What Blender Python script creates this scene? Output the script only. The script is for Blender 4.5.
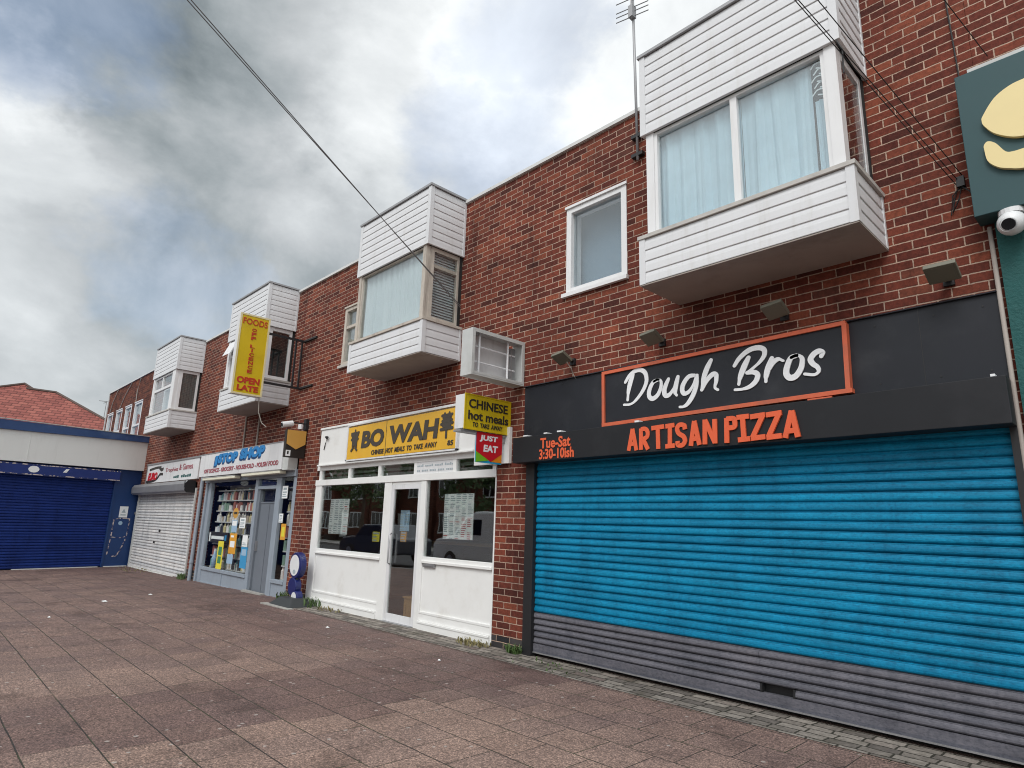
import bpy, bmesh, math, random
from mathutils import Vector, Matrix
R_ = math.radians
random.seed(7)
for o in list(bpy.data.objects): bpy.data.objects.remove(o)
S = bpy.context.scene
COL = S.collection

# ------------------------------------------------------------------ camera
cam_d = bpy.data.cameras.new('camera')
cam = bpy.data.objects.new('camera', cam_d); COL.objects.link(cam)
cam_d.sensor_width = 36.0; cam_d.lens = 22.0; cam_d.clip_start = 0.05; cam_d.clip_end = 2000
RT = (0.69354, 0.71980, 0.02965); DN = (-0.13917, 0.17425, -0.97482); FW = (-0.70684, 0.67195, 0.22103)
m = Matrix.Identity(4)
for i in range(3):
    m[i][0] = RT[i]; m[i][1] = -DN[i]; m[i][2] = -FW[i]
m[0][3], m[1][3], m[2][3] = 0.0, -5.35, 1.40
cam.matrix_world = m
S.camera = cam
try: S.cycles.filter_width = 1.05
except Exception: pass

# ------------------------------------------------------------------ sky
W = bpy.data.worlds.new('World'); S.world = W; W.use_nodes = True
nt = W.node_tree; nt.nodes.clear()
def wn(t, **k):
    n = nt.nodes.new(t)
    for a, b in k.items(): setattr(n, a, b)
    return n
def wl(a, b): nt.links.new(a, b)
def wmath(op, a, b=None, c=None, clamp=False):
    n = wn('ShaderNodeMath', operation=op); n.use_clamp = clamp
    for i, x in enumerate((a, b, c)):
        if x is None: continue
        if isinstance(x, (int, float)): n.inputs[i].default_value = x
        else: wl(x, n.inputs[i])
    return n.outputs[0]
SUN_EL, SUN_AZ = R_(48), R_(158)          # azimuth from +Y towards +X
tc = wn('ShaderNodeTexCoord')
sep = wn('ShaderNodeSeparateXYZ'); wl(tc.outputs['Generated'], sep.inputs[0])
sky = wn('ShaderNodeTexSky', sky_type='NISHITA', sun_disc=False, sun_elevation=SUN_EL, sun_rotation=SUN_AZ)
den = wmath('MAXIMUM', wmath('ADD', sep.outputs[2], 0.22), 0.06)
comb = wn('ShaderNodeCombineXYZ')
wl(wmath('DIVIDE', sep.outputs[0], den), comb.inputs[0]); wl(wmath('DIVIDE', sep.outputs[1], den), comb.inputs[1])
vsc = wn('ShaderNodeVectorMath', operation='MULTIPLY'); wl(tc.outputs['Generated'], vsc.inputs[0]); vsc.inputs[1].default_value = (1., 1., 1.5)
n1 = wn('ShaderNodeTexNoise'); wl(vsc.outputs[0], n1.inputs['Vector'])
n1.inputs['Scale'].default_value = 3.4; n1.inputs['Detail'].default_value = 10; n1.inputs['Roughness'].default_value = 0.58; n1.inputs['Distortion'].default_value = 0.35
BLOBS = [((-0.882, 0.165, 0.445), 20, -0.22), ((-0.889, 0.207, 0.409), 10, -0.05), ((-0.879, 0.014, 0.477), 3.5, 0.2), ((-0.932, 0.055, 0.357), 8, 0.2), ((-0.923, 0.04, 0.382), 4, 0.1), ((-0.771, 0.308, 0.558), 10, 0.17), ((-0.68, 0.309, 0.665), 9, 0.08), ((-0.473, 0.602, 0.643), 11, 0.52), ((-0.652, 0.459, 0.603), 9, 0.21), ((-0.965, 0.121, 0.232), 12, 0.1), ((-0.855, 0.37, 0.363), 12, 0.06), ((-0.547, 0.476, 0.689), 6, -0.05), ((-0.967, 0.046, 0.252), 10, 0.05),
         ((0.3, -0.75, 0.6), 60, 0.75)]
BLUES = [((-0.631, 0.561, 0.536), 6, 0.5), ((-0.832, -0.015, 0.555), 6, 0.5), ((-0.547, 0.516, 0.659), 5, 0.5), ((-0.926, 0.234, 0.295), 5, 0.3)]
# the cloud deck is warped by noise before the large banks are laid into it
n2 = wn('ShaderNodeTexNoise'); wl(vsc.outputs[0], n2.inputs['Vector']); n2.inputs['Scale'].default_value = 4.5; n2.inputs['Detail'].default_value = 8; n2.inputs['Roughness'].default_value = .6
vs = wn('ShaderNodeVectorMath', operation='SUBTRACT'); wl(n2.outputs['Color'], vs.inputs[0]); vs.inputs[1].default_value = (.5, .5, .5)
vm = wn('ShaderNodeVectorMath', operation='SCALE'); wl(vs.outputs[0], vm.inputs[0]); vm.inputs['Scale'].default_value = 0.36
va = wn('ShaderNodeVectorMath', operation='ADD'); wl(tc.outputs['Generated'], va.inputs[0]); wl(vm.outputs[0], va.inputs[1])
vn = wn('ShaderNodeVectorMath', operation='NORMALIZE'); wl(va.outputs[0], vn.inputs[0])
def bank(d, rad):
    dp = wn('ShaderNodeVectorMath', operation='DOT_PRODUCT'); wl(vn.outputs[0], dp.inputs[0])
    l = math.sqrt(sum(c*c for c in d)); dp.inputs[1].default_value = tuple(c/l for c in d)
    mr = wn('ShaderNodeMapRange', interpolation_type='SMOOTHSTEP'); wl(dp.outputs['Value'], mr.inputs[0])
    mr.inputs[1].default_value = math.cos(R_(rad*1.5)); mr.inputs[2].default_value = math.cos(R_(rad*0.15))
    return mr.outputs[0]
L = wmath('ADD', wmath('MULTIPLY', wmath('SUBTRACT', n1.outputs['Fac'], 0.5), 0.95), 0.57)
for d, r, a in BLOBS: L = wmath('MULTIPLY_ADD', bank(d, r), a, L)
L = wmath('MAXIMUM', L, 0.16)
ramp = wn('ShaderNodeValToRGB'); wl(wmath('MULTIPLY', L, 0.66), ramp.inputs[0])
cr = ramp.color_ramp; cr.elements[0].position = .15; cr.elements[0].color = (.84, .97, 1.0, 1); cr.elements[1].position = .62; cr.elements[1].color = (.975, 1, 1.0, 1)
e = cr.elements.new(.36); e.color = (.94, .985, 1.0, 1)
cl = wn('ShaderNodeVectorMath', operation='SCALE'); wl(ramp.outputs[0], cl.inputs[0]); wl(wmath('MULTIPLY', L, 10.0), cl.inputs['Scale'])
cov = 0.95
B = None
for d, r, a in BLUES:
    x = wmath('MULTIPLY', bank(d, r), a*0.75)
    B = x if B is None else wmath('MAXIMUM', B, x)
covn = wmath('SUBTRACT', cov, B)
mixc = wn('ShaderNodeMix', data_type='RGBA'); wl(covn, mixc.inputs[0]); sk2 = wn('ShaderNodeVectorMath', operation='SCALE'); wl(sky.outputs[0], sk2.inputs[0]); sk2.inputs['Scale'].default_value = 2.0; wl(sk2.outputs[0], mixc.inputs[6]); wl(cl.outputs[0], mixc.inputs[7])
bg = wn('ShaderNodeBackground'); wl(mixc.outputs[2], bg.inputs[0]); bg.inputs[1].default_value = 0.10
wo = wn('ShaderNodeOutputWorld'); wl(bg.outputs[0], wo.inputs[0])

# ------------------------------------------------------------------ sun behind thin cloud, exposure
sd = bpy.data.lights.new('sun', 'SUN'); sd.energy = 1.5; sd.angle = R_(25); sd.color = (1.0, .985, .96)
sun = bpy.data.objects.new('sun', sd); COL.objects.link(sun)
sdir = Vector((math.sin(SUN_AZ)*math.cos(SUN_EL), math.cos(SUN_AZ)*math.cos(SUN_EL), math.sin(SUN_EL)))
sun.rotation_euler = sdir.to_track_quat('Z', 'Y').to_euler(); sun.location = sdir*60
S.view_settings.view_transform = 'Standard'; S.view_settings.look = 'None'
S.view_settings.exposure = 0.12; S.view_settings.gamma = 1.0; S.view_settings.use_curve_mapping = False

# ------------------------------------------------------------------ material helpers
class NT:
    def __init__(s, name):
        s.m = bpy.data.materials.new(name); s.m.use_nodes = True; s.t = s.m.node_tree; s.t.nodes.clear()
        s.out = s.n('ShaderNodeOutputMaterial')
    def n(s, t, **k):
        x = s.t.nodes.new(t)
        for a, b in k.items(): setattr(x, a, b)
        return x
    def l(s, a, b): s.t.links.new(a, b)
    def put(s, x, sock):
        if isinstance(x, (int, float)): sock.default_value = x
        elif isinstance(x, (tuple, list)): sock.default_value = tuple(x) if len(x) == len(sock.default_value) else tuple(x)+(1,)
        else: s.l(x, sock)
    def math(s, op, a, b=None, c=None, clamp=False):
        x = s.n('ShaderNodeMath', operation=op); x.use_clamp = clamp
        for i, q in enumerate((a, b, c)):
            if q is not None: s.put(q, x.inputs[i])
        return x.outputs[0]
    def noise(s, vec, scale, detail=4, rough=.5, out='Fac', dist=0):
        x = s.n('ShaderNodeTexNoise'); s.l(vec, x.inputs['Vector'])
        x.inputs['Scale'].default_value = scale; x.inputs['Detail'].default_value = detail; x.inputs['Roughness'].default_value = rough; x.inputs['Distortion'].default_value = dist
        return x.outputs[out]
    def mix(s, f, a, b, blend='MIX'):
        x = s.n('ShaderNodeMix', data_type='RGBA', blend_type=blend)
        s.put(f, x.inputs[0]); s.put(a, x.inputs[6]); s.put(b, x.inputs[7]); return x.outputs[2]
    def mr(s, v, a, b, c=0., d=1., smooth=True):
        x = s.n('ShaderNodeMapRange', interpolation_type='SMOOTHSTEP' if smooth else 'LINEAR')
        s.put(v, x.inputs[0]); x.inputs[1].default_value = a; x.inputs[2].default_value = b; x.inputs[3].default_value = c; x.inputs[4].default_value = d
        return x.outputs[0]
    def ramp(s, v, els):
        x = s.n('ShaderNodeValToRGB'); s.put(v, x.inputs[0]); c = x.color_ramp
        while len(c.elements) < len(els): c.elements.new(.5)
        for e_, (p, col) in zip(c.elements, els): e_.position = p; e_.color = tuple(col)+(1,)
        return x.outputs[0]
    def pos(s): return s.n('ShaderNodeNewGeometry').outputs['Position']
    def obj(s): return s.n('ShaderNodeTexCoord').outputs['Object']
    def scale(s, v, sc):
        x = s.n('ShaderNodeVectorMath', operation='MULTIPLY'); s.l(v, x.inputs[0]); x.inputs[1].default_value = sc; return x.outputs[0]
    def sep(s, v):
        x = s.n('ShaderNodeSeparateXYZ'); s.l(v, x.inputs[0]); return x.outputs
    def comb(s, a, b, c=0.):
        x = s.n('ShaderNodeCombineXYZ')
        for i, q in enumerate((a, b, c)): s.put(q, x.inputs[i])
        return x.outputs[0]
    def white(s, v):
        x = s.n('ShaderNodeTexWhiteNoise', noise_dimensions='3D'); s.l(v, x.inputs['Vector']); return x.outputs
    def bump(s, h, strength, dist):
        x = s.n('ShaderNodeBump'); s.l(h, x.inputs['Height']); x.inputs['Strength'].default_value = strength; x.inputs['Distance'].default_value = dist; return x.outputs[0]
    def bsdf(s, color, rough, normal=None, metal=0., spec=.5):
        b = s.n('ShaderNodeBsdfPrincipled'); s.put(color, b.inputs['Base Color']); s.put(rough, b.inputs['Roughness'])
        b.inputs['Metallic'].default_value = metal; b.inputs['Specular IOR Level'].default_value = spec
        if normal is not None: s.l(normal, b.inputs['Normal'])
        s.l(b.outputs[0], s.out.inputs[0]); return b

def paint(name, col, rough=.5, var=.12, scale=6., dirt=None, dirt_amt=.0, streak=False, metal=0., bump=0., bscale=60., spec=.5, chips=None):
    """painted or plain surface with mottling, optional grime and chipped patches"""
    t = NT(name); p = t.obj()
    n = t.noise(p, scale, 5, .6)
    c = t.mix(n, tuple(x*(1-var) for x in col), tuple(min(1, x*(1+var)) for x in col))
    if dirt:
        q = t.scale(p, (5, 5, .6)) if streak else p
        d = t.mr(t.noise(q, 2.2, 7, .65), .48, .78, 0, dirt_amt)
        c = t.mix(d, c, dirt)
    if chips:
        ccol, thr = chips
        d = t.mr(t.noise(p, 9., 6, .7, dist=.4), thr, thr+.03)
        c = t.mix(d, c, ccol)
    nm = t.bump(t.noise(p, bscale, 4, .6), bump, .01) if bump else None
    r = t.math('MULTIPLY_ADD', n, .2, rough-.1, clamp=True)
    t.bsdf(c, r, nm, metal, spec); return t.m

def mat_brick(name, hues, mortar):
    t = NT(name); g = t.n('ShaderNodeNewGeometry'); P = g.outputs['Position']; px, py, pz = t.sep(P)[:3]
    nx = t.math('GREATER_THAN', t.math('ABSOLUTE', t.sep(g.outputs['True Normal'])[0]), .6)
    u = t.math('ADD', t.math('MULTIPLY', px, t.math('SUBTRACT', 1., nx)), t.math('MULTIPLY', py, nx))
    wob = t.noise(P, 7., 3)
    v = t.math('ADD', pz, t.math('MULTIPLY_ADD', wob, .010, .300))
    rv = t.math('DIVIDE', v, .075); row = t.math('FLOOR', rv); fv = t.math('SUBTRACT', rv, row)
    off = t.math('ADD', t.math('MULTIPLY', t.math('FLOORED_MODULO', row, 2.), .5), t.math('MULTIPLY', t.white(t.comb(row, 3.3))[0], .13))
    uu = t.math('ADD', t.math('DIVIDE', u, .225), off); col = t.math('FLOOR', uu); fu = t.math('SUBTRACT', uu, col)
    du = t.math('MULTIPLY', t.math('MINIMUM', fu, t.math('SUBTRACT', 1., fu)), .225)
    dv = t.math('MULTIPLY', t.math('MINIMUM', fv, t.math('SUBTRACT', 1., fv)), .075)
    rough = t.noise(P, 55., 4, .6)
    d = t.math('ADD', t.math('MINIMUM', du, dv), t.math('MULTIPLY_ADD', rough, .009, -.0045))
    mask = t.mr(d, .0032, .0064)
    rnd = t.white(t.comb(col, row, nx)); bc = t.ramp(rnd[0], hues)
    fine = t.noise(P, 24., 8, .78)
    big = t.noise(P, .9, 5, .6)
    bc = t.mix(1., bc, t.ramp(fine, [(.28, (.48, .48, .50)), (.5, (1., 1., 1.)), (.72, (1.62, 1.5, 1.42))]), 'MULTIPLY')
    mc = t.mix(1., mortar, t.ramp(t.noise(P, 14., 5, .6), [(.25, (.62, .62, .62)), (.75, (1.2, 1.2, 1.2))]), 'MULTIPLY')
    bl = t.math('LESS_THAN', pz, .135)
    bc = t.mix(bl, bc, t.mix(rnd[0], (.022, .023, .026), (.06, .055, .055)))
    c = t.mix(mask, mc, bc)
    c = t.mix(1., c, t.ramp(big, [(.32, (.72, .72, .74)), (.68, (1.18, 1.14, 1.10))]), 'MULTIPLY')
    drip = t.noise(t.scale(P, (2.6, 2.6, .32)), 1.5, 7, .66); c = t.mix(1., c, t.ramp(drip, [(.30, (.62, .61, .62)), (.45, (1., 1., 1.)), (.70, (1.08, 1.07, 1.06))]), 'MULTIPLY')
    h = t.math('ADD', mask, t.math('MULTIPLY', rough, .35))
    t.bsdf(c, .88, t.bump(h, .7, .009), 0, .25); return t.m
HUES = [(0., (.070, .021, .016)), (.2, (.106, .027, .019)), (.5, (.140, .035, .023)), (.8, (.170, .044, .027)), (.95, (.225, .064, .036)), (1., (.092, .034, .026))]
M = {}
M['brick'] = mat_brick('red brick', HUES, (.48, .345, .27))
M['brick_far'] = mat_brick('brown brick', [(a, (r*.85, g*1.0, b*1.0)) for a, (r, g, b) in HUES], (.20, .11, .08))

def mat_slabs():
    t = NT('concrete paving slabs'); P = t.pos(); px, py, pz = t.sep(P)[:3]
    w = t.math('MULTIPLY_ADD', t.noise(P, 2.2, 3), .014, -.007)
    rv = t.math('DIVIDE', t.math('ADD', t.math('ADD', py, 3.10), w), .372); row = t.math('FLOOR', rv); fv = t.math('SUBTRACT', rv, row)
    off = t.math('ADD', t.math('MULTIPLY', t.math('FLOORED_MODULO', row, 2.), .42), t.math('MULTIPLY', t.white(t.comb(row, 9.1))[0], .2))
    uu = t.math('ADD', t.math('DIVIDE', t.math('ADD', t.math('ADD', px, .2), w), .357), off); col = t.math('FLOOR', uu); fu = t.math('SUBTRACT', uu, col)
    du = t.math('MULTIPLY', t.math('MINIMUM', fu, t.math('SUBTRACT', 1., fu)), .357)
    dv = t.math('MULTIPLY', t.math('MINIMUM', fv, t.math('SUBTRACT', 1., fv)), .372)
    nz = t.math('MULTIPLY_ADD', t.noise(P, 45., 4, .6), .006, -.003)
    wear = t.noise(P, .55, 6, .62)
    # joints along the street stay open, cross joints are silted up in worn areas
    jv = t.mr(t.math('ADD', dv, nz), .0028, .0060)
    ju = t.mr(t.math('ADD', du, nz), .0022, .0050)
    ju = t.math('MAXIMUM', ju, t.math('MULTIPLY', t.mr(wear, .46, .56), .55))
    jv = t.math('MAXIMUM', jv, t.math('MULTIPLY', t.mr(t.noise(P, .8, 4), .60, .7), .6))
    mask = t.math('MULTIPLY', jv, ju)
    rnd = t.white(t.comb(col, row))
    # laid at two times: paler new slabs and purple worn ones, the change follows the slab edges
    cx = t.math('MULTIPLY', col, .357); cy = t.math('MULTIPLY', row, .372)
    z1 = t.math('ADD', t.math('MULTIPLY', t.math('SUBTRACT', t.math('ADD', col, .5), off), .357), t.math('MULTIPLY_ADD', t.noise(t.comb(cx, cy), .8, 3, .5), 1.3, -.65))
    z1 = t.math('ADD', z1, t.math('MULTIPLY', cy, -.12))
    zone = t.ramp(t.mr(z1, -9., -3., 0., 1., False), [(0, (.72,)*3), (.28, (.66,)*3), (.40, (.30,)*3), (.50, (.34,)*3), (.58, (.95,)*3), (.76, (.95,)*3), (.80, (.10,)*3), (1, (.05,)*3)])
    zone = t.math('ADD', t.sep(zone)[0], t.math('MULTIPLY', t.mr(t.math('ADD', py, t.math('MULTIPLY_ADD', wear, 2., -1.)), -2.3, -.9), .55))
    zone = t.math('ADD', zone, t.math('MULTIPLY_ADD', rnd[0], .40, -.20), clamp=True)
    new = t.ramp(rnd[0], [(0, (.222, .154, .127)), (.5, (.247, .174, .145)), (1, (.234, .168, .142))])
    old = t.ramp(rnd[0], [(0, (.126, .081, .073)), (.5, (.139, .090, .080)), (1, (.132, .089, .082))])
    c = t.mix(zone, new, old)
    grit = t.noise(P, 85., 4, .75)
    c = t.mix(1., c, t.ramp(grit, [(.32, (.30, .30, .31)), (.5, (1., 1., 1.)), (.66, (2.2, 2.12, 2.05))]), 'MULTIPLY')
    gr2 = t.noise(P, 42., 3, .7); c = t.mix(1., c, t.ramp(gr2, [(.34, (.55, .54, .54)), (.5, (1., 1., 1.)), (.66, (1.5, 1.47, 1.44))]), 'MULTIPLY')
    mid = t.noise(P, 18., 6, .7); c = t.mix(1., c, t.ramp(mid, [(.3, (.72, .72, .72)), (.7, (1.22, 1.22, 1.22))]), 'MULTIPLY')
    blot = t.noise(P, 2.4, 5, .65); c = t.mix(1., c, t.ramp(blot, [(.3, (.78, .77, .78)), (.7, (1.15, 1.15, 1.14))]), 'MULTIPLY')
    st = t.noise(P, 1.1, 8, .7, dist=.5); c = t.mix(1., c, t.ramp(st, [(.34, (.60, .58, .58)), (.46, (1., 1., 1.)), (.8, (1.06, 1.06, 1.05))]), 'MULTIPLY')
    vo = t.n('ShaderNodeTexVoronoi'); t.l(P, vo.inputs['Vector']); vo.inputs['Scale'].default_value = 7.5; vo.inputs['Randomness'].default_value = 1
    sp = t.math('MULTIPLY', t.math('LESS_THAN', t.math('ADD', vo.outputs['Distance'], t.math('MULTIPLY', t.noise(P, 80., 2), .08)), .15), t.math('GREATER_THAN', t.sep(vo.outputs['Color'])[0], .30))
    c = t.mix(t.math('MULTIPLY', sp, .7), c, (.42, .38, .35))
    moss = t.noise(P, 3., 4)
    c = t.mix(mask, t.mix(t.mr(moss, .45, .6), (.030, .026, .023), (.040, .045, .022)), c)
    h = t.math('ADD', mask, t.math('MULTIPLY', grit, .25))
    t.bsdf(c, t.mr(blot, .3, .7, .62, .85), t.bump(h, .6, .006), 0, .35); return t.m
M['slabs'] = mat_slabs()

def mat_setts():
    t = NT('small weathered setts'); P = t.pos(); px, py, pz = t.sep(P)[:3]
    w = t.math('MULTIPLY_ADD', t.noise(P, 6., 3), .035, -.017)
    rv = t.math('DIVIDE', t.math('ADD', py, w), .105); row = t.math('FLOOR', rv); fv = t.math('SUBTRACT', rv, row)
    uu = t.math('ADD', t.math('DIVIDE', t.math('ADD', px, w), .205), t.math('MULTIPLY', t.white(t.comb(row, 2.1))[0], 1.)); col = t.math('FLOOR', uu); fu = t.math('SUBTRACT', uu, col)
    du = t.math('MULTIPLY', t.math('MINIMUM', fu, t.math('SUBTRACT', 1., fu)), .205); dv = t.math('MULTIPLY', t.math('MINIMUM', fv, t.math('SUBTRACT', 1., fv)), .105)
    d = t.math('ADD', t.math('MINIMUM', du, dv), t.math('MULTIPLY_ADD', t.noise(P, 40., 4), .012, -.006))
    mask = t.mr(d, .003, .010); rnd = t.white(t.comb(col, row))[0]
    c = t.ramp(rnd, [(0, (.12, .105, .094)), (.4, (.21, .185, .162)), (.8, (.28, .25, .22)), (1, (.16, .125, .112))])
    c = t.mix(1., c, t.ramp(t.noise(P, 22., 6, .7), [(.3, (.6, .6, .6)), (.7, (1.3, 1.3, 1.3))]), 'MULTIPLY')
    c = t.mix(t.mr(t.noise(P, 2.5, 5, .6), .5, .70, 0, .6), c, (.075, .066, .045))
    c = t.mix(mask, (.035, .033, .025), c)
    t.bsdf(c, .88, t.bump(t.math('ADD', mask, t.math('MULTIPLY', t.noise(P, 90., 3), .3)), .8, .009), 0, .3); return t.m
M['setts'] = mat_setts()

def mat_tiles():
    t = NT('red concrete roof tiles'); x, y, z = t.sep(t.pos())[:3]
    a = t.math('DIVIDE', z, .17); row = t.math('FLOOR', a); fv = t.math('SUBTRACT', a, row)
    b = t.math('ADD', t.math('DIVIDE', t.math('ADD', y, t.math('MULTIPLY', x, .35)), .42), t.math('MULTIPLY', row, .5)); col = t.math('FLOOR', b); fu = t.math('SUBTRACT', b, col)
    r = t.white(t.comb(row, col))[0]
    c = t.ramp(r, [(0, (.22, .062, .05)), (.5, (.29, .085, .068)), (1, (.34, .11, .085))])
    edge = t.math('MULTIPLY', t.mr(fv, .0, .28), t.math('MULTIPLY_ADD', t.math('MINIMUM', t.mr(fu, .0, .12), t.mr(fu, 1., .88)), .6, .4))
    c = t.mix(1., c, t.mix(edge, (.30, .28, .28), (1, 1, 1)), 'MULTIPLY')
    t.bsdf(c, .8, t.bump(t.math('ADD', edge, fv), .6, .05)); return t.m
M['tiles'] = mat_tiles()

def mat_shutter(name, col, dirt, var=.2):
    t = NT(name); P = t.obj()
    n = t.noise(t.scale(P, (.7, 1, 3.)), 2.5, 7, .7); c = t.mix(t.mr(n, .25, .75), tuple(q*(1-var) for q in col), tuple(min(1, q*(1+var)) for q in col))
    s = t.noise(t.scale(P, (9, 1, 30)), 3., 5, .7)
    c = t.mix(t.mr(s, .60, .74, 0, .55), c, dirt)
    pz = t.sep(P)[2]; sl = t.white(t.comb(t.math('FLOOR', t.math('DIVIDE', pz, .075)), 4.2))[0]; c = t.mix(1., c, t.ramp(sl, [(0, (.86, .88, .9)), (1, (1.12, 1.1, 1.08))]), 'MULTIPLY')
    pit = t.noise(t.scale(P, (1., 1, 1.6)), 34., 4, .6); c = t.mix(t.math('MULTIPLY', t.mr(pit, .68, .72), t.mr(n, .42, .6)), c, tuple(q*.35 for q in dirt))
    f = t.noise(t.scale(P, (.6, 1, 1.2)), 60., 5, .75); c = t.mix(1., c, t.ramp(f, [(.32, (.62, .64, .66)), (.5, (1., 1., 1.)), (.68, (1.25, 1.22, 1.2))]), 'MULTIPLY')
    f2 = t.noise(t.scale(P, (2.2, 1, .5)), 1.6, 7, .7); c = t.mix(1., c, t.ramp(f2, [(.32, (.70, .72, .74)), (.5, (1., 1., 1.)), (.7, (1.1, 1.08, 1.06))]), 'MULTIPLY')
    t.bsdf(c, t.mr(n, .3, .7, .42, .6), t.bump(f, .12, .004), 0, .2); return t.m
M['shut_blue'] = mat_shutter('blue painted slats', (.002, .182, .335), (.003, .070, .13))
M['shut_grey'] = mat_shutter('grey painted slats', (.105, .105, .125), (.05, .05, .055))
M['shut_white'] = mat_shutter('white enamelled slats', (.60, .60, .60), (.33, .31, .28), .08)
M['shut_navy'] = mat_shutter('navy painted slats', (.009, .029, .165), (.015, .035, .17), .2)

def mat_glass(name, tint=(.92, .95, .95), k=1.25, b=.03):
    t = NT(name); fr = t.n('ShaderNodeNewGeometry'); dp = t.n('ShaderNodeVectorMath', operation='DOT_PRODUCT'); t.l(fr.outputs['Incoming'], dp.inputs[0]); t.l(fr.outputs['True Normal'], dp.inputs[1])
    c1 = t.math('SUBTRACT', 1., t.math('ABSOLUTE', dp.outputs['Value']), clamp=True)   # Schlick, the same on both faces of the pane
    f = t.math('MULTIPLY_ADD', t.math('POWER', c1, 4.), k*.7, .05*k+b, clamp=True)
    tr = t.n('ShaderNodeBsdfTransparent'); tr.inputs[0].default_value = tint+(1,)
    gl = t.n('ShaderNodeBsdfGlossy'); gl.inputs['Roughness'].default_value = .012; gl.inputs[0].default_value = (.96, .98, 1, 1)
    nm = t.bump(t.noise(t.pos(), 1.6, 2), .03, .03); t.l(nm, gl.inputs['Normal'])
    mx = t.n('ShaderNodeMixShader'); t.l(f, mx.inputs[0]); t.l(tr.outputs[0], mx.inputs[1]); t.l(gl.outputs[0], mx.inputs[2]); t.l(mx.outputs[0], t.out.inputs[0]); return t.m
M['glass'] = mat_glass('window glass'); M['glass_dark'] = mat_glass('shopfront glass', (.93, .95, .94), 1.5, .12); M['glass_store'] = mat_glass('clear shop glass', (.97, .98, .98), .28, .015)

M['upvc'] = paint('white upvc cladding', (.68, .685, .70), .42, .05, 3., (.48, .46, .42), .35, True)
M['frame'] = paint('white window frame', (.76, .76, .765), .35, .05, 4., (.5, .47, .42), .35, True)
M['oldwood'] = paint('weathered window frame', (.52, .47, .41), .75, .2, 14., (.24, .20, .17), .85, True, bump=.3)
M['soffit'] = paint('grey brown soffit board', (.34, .30, .27), .8, .15, 5., (.17, .14, .12), .6)
M['lead'] = paint('grey metal capping', (.34, .34, .35), .5, .15, 5., metal=.3)
M['coping'] = paint('pale metal coping', (.62, .62, .61), .5, .1, 5., (.3, .29, .27), .5)
M['sillg'] = paint('dirty white sill', (.50, .48, .45), .6, .15, 7., (.2, .18, .16), .7)
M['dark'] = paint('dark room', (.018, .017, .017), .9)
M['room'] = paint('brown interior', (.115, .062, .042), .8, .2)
M['roomfloor'] = paint('interior floor', (.10, .075, .06), .6, .2)
M['white_paint'] = paint('white gloss paint', (.80, .80, .785), .42, .05, 3., (.56, .53, .48), .4, False, bump=.06, bscale=9)
M['white_dirty'] = paint('grubby white board', (.70, .70, .71), .5, .07, 3., (.4, .39, .37), .5, True)
M['blackboard'] = paint('black painted board', (.014, .016, .022), .55, .22, 4., (.045, .047, .053), .5, spec=.35)
M['blackbox'] = paint('black steel box', (.014, .015, .018), .55, .2, 4., (.035, .035, .04), .4, spec=.3)
M['blacksteel'] = paint('black steel', (.014, .014, .016), .5)
M['orange'] = paint('orange paint', (.72, .115, .040), .5, .12, 8., chips=((.42, .25, .2), .72))
M['orange_frame'] = paint('chipped orange timber', (.62, .125, .055), .6, .2, 12., (.30, .12, .08), .7, chips=((.55, .48, .42), .70))
M['chalk'] = paint('white brush paint', (.80, .81, .83), .5, .06, 20.)
M['amber'] = paint('faded amber sign face', (.74, .42, .030), .35, .08, 4., (.72, .31, .014), .7)
M['yellow'] = paint('yellow sign face', (.66, .49, .012), .35, .08, 4., (.40, .27, .01), .4)
M['yellow_deep'] = paint('deep yellow sign face', (.62, .44, .008), .35, .10, 3., (.50, .33, .005), .6)
M['ink'] = paint('black sign lettering', (.030, .026, .024), .45)
M['ink_brown'] = paint('brown black lettering', (.055, .045, .035), .5)
M['red_ink'] = paint('dark red lettering', (.48, .035, .012), .45)
M['red'] = paint('red sign face', (.55, .012, .022), .35, .06)
M['maroon_ink'] = paint('faded maroon lettering', (.34, .10, .12), .6)
M['blue_ink'] = paint('bright blue lettering', (.010, .205, .52), .4, .2, 9)
M['navy_ink'] = paint('dark blue lettering shade', (.004, .050, .16), .5)
M['green'] = paint('green flash', (.17, .46, .02), .4); M['flash_orange'] = paint('orange flash', (.76, .25, .01), .4); M['flash_blue'] = paint('cyan flash', (.02, .32, .55), .4)
M['cream'] = paint('cream lettering', (.80, .66, .33), .5, .05)
M['cream_edge'] = paint('cream sign frame', (.70, .62, .38), .5)
M['teal'] = paint('dark teal board', (.036, .082, .090), .55, .08, 5., spec=.3)
M['teal_stucco'] = paint('teal rough render', (.010, .085, .082), .75, .2, 8., bump=.9, bscale=34)
M['greyframe'] = paint('blue grey shop paint', (.29, .335, .39), .5, .1, 4., (.22, .23, .25), .5, True)
M['greydoor'] = paint('grey door panel', (.16, .18, .21), .5, .12, 3.)
M['galv'] = paint('galvanised steel', (.36, .36, .37), .42, .25, 6., metal=.6)
M['galv_frame'] = paint('weathered alloy', (.52, .53, .52), .5, .15, 8., (.3, .29, .26), .5)
M['tube'] = paint('cream light diffuser', (.80, .77, .62), .35, .05)
M['navy'] = paint('navy painted wall', (.008, .042, .155), .55, .2, 3., (.02, .06, .20), .5, bump=.2, bscale=14)
M['navy_chip'] = paint('chipped navy steel', (.009, .029, .165), .5, .15, 3.)
M['blue_edge'] = paint('blue roof edging', (.030, .070, .185), .4, .15, 3., (.12, .18, .32), .5)
M['fascia_white'] = paint('pale grey fascia board', (.74, .75, .73), .55, .04, 1.4, (.60, .60, .58), .35, True)
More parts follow.
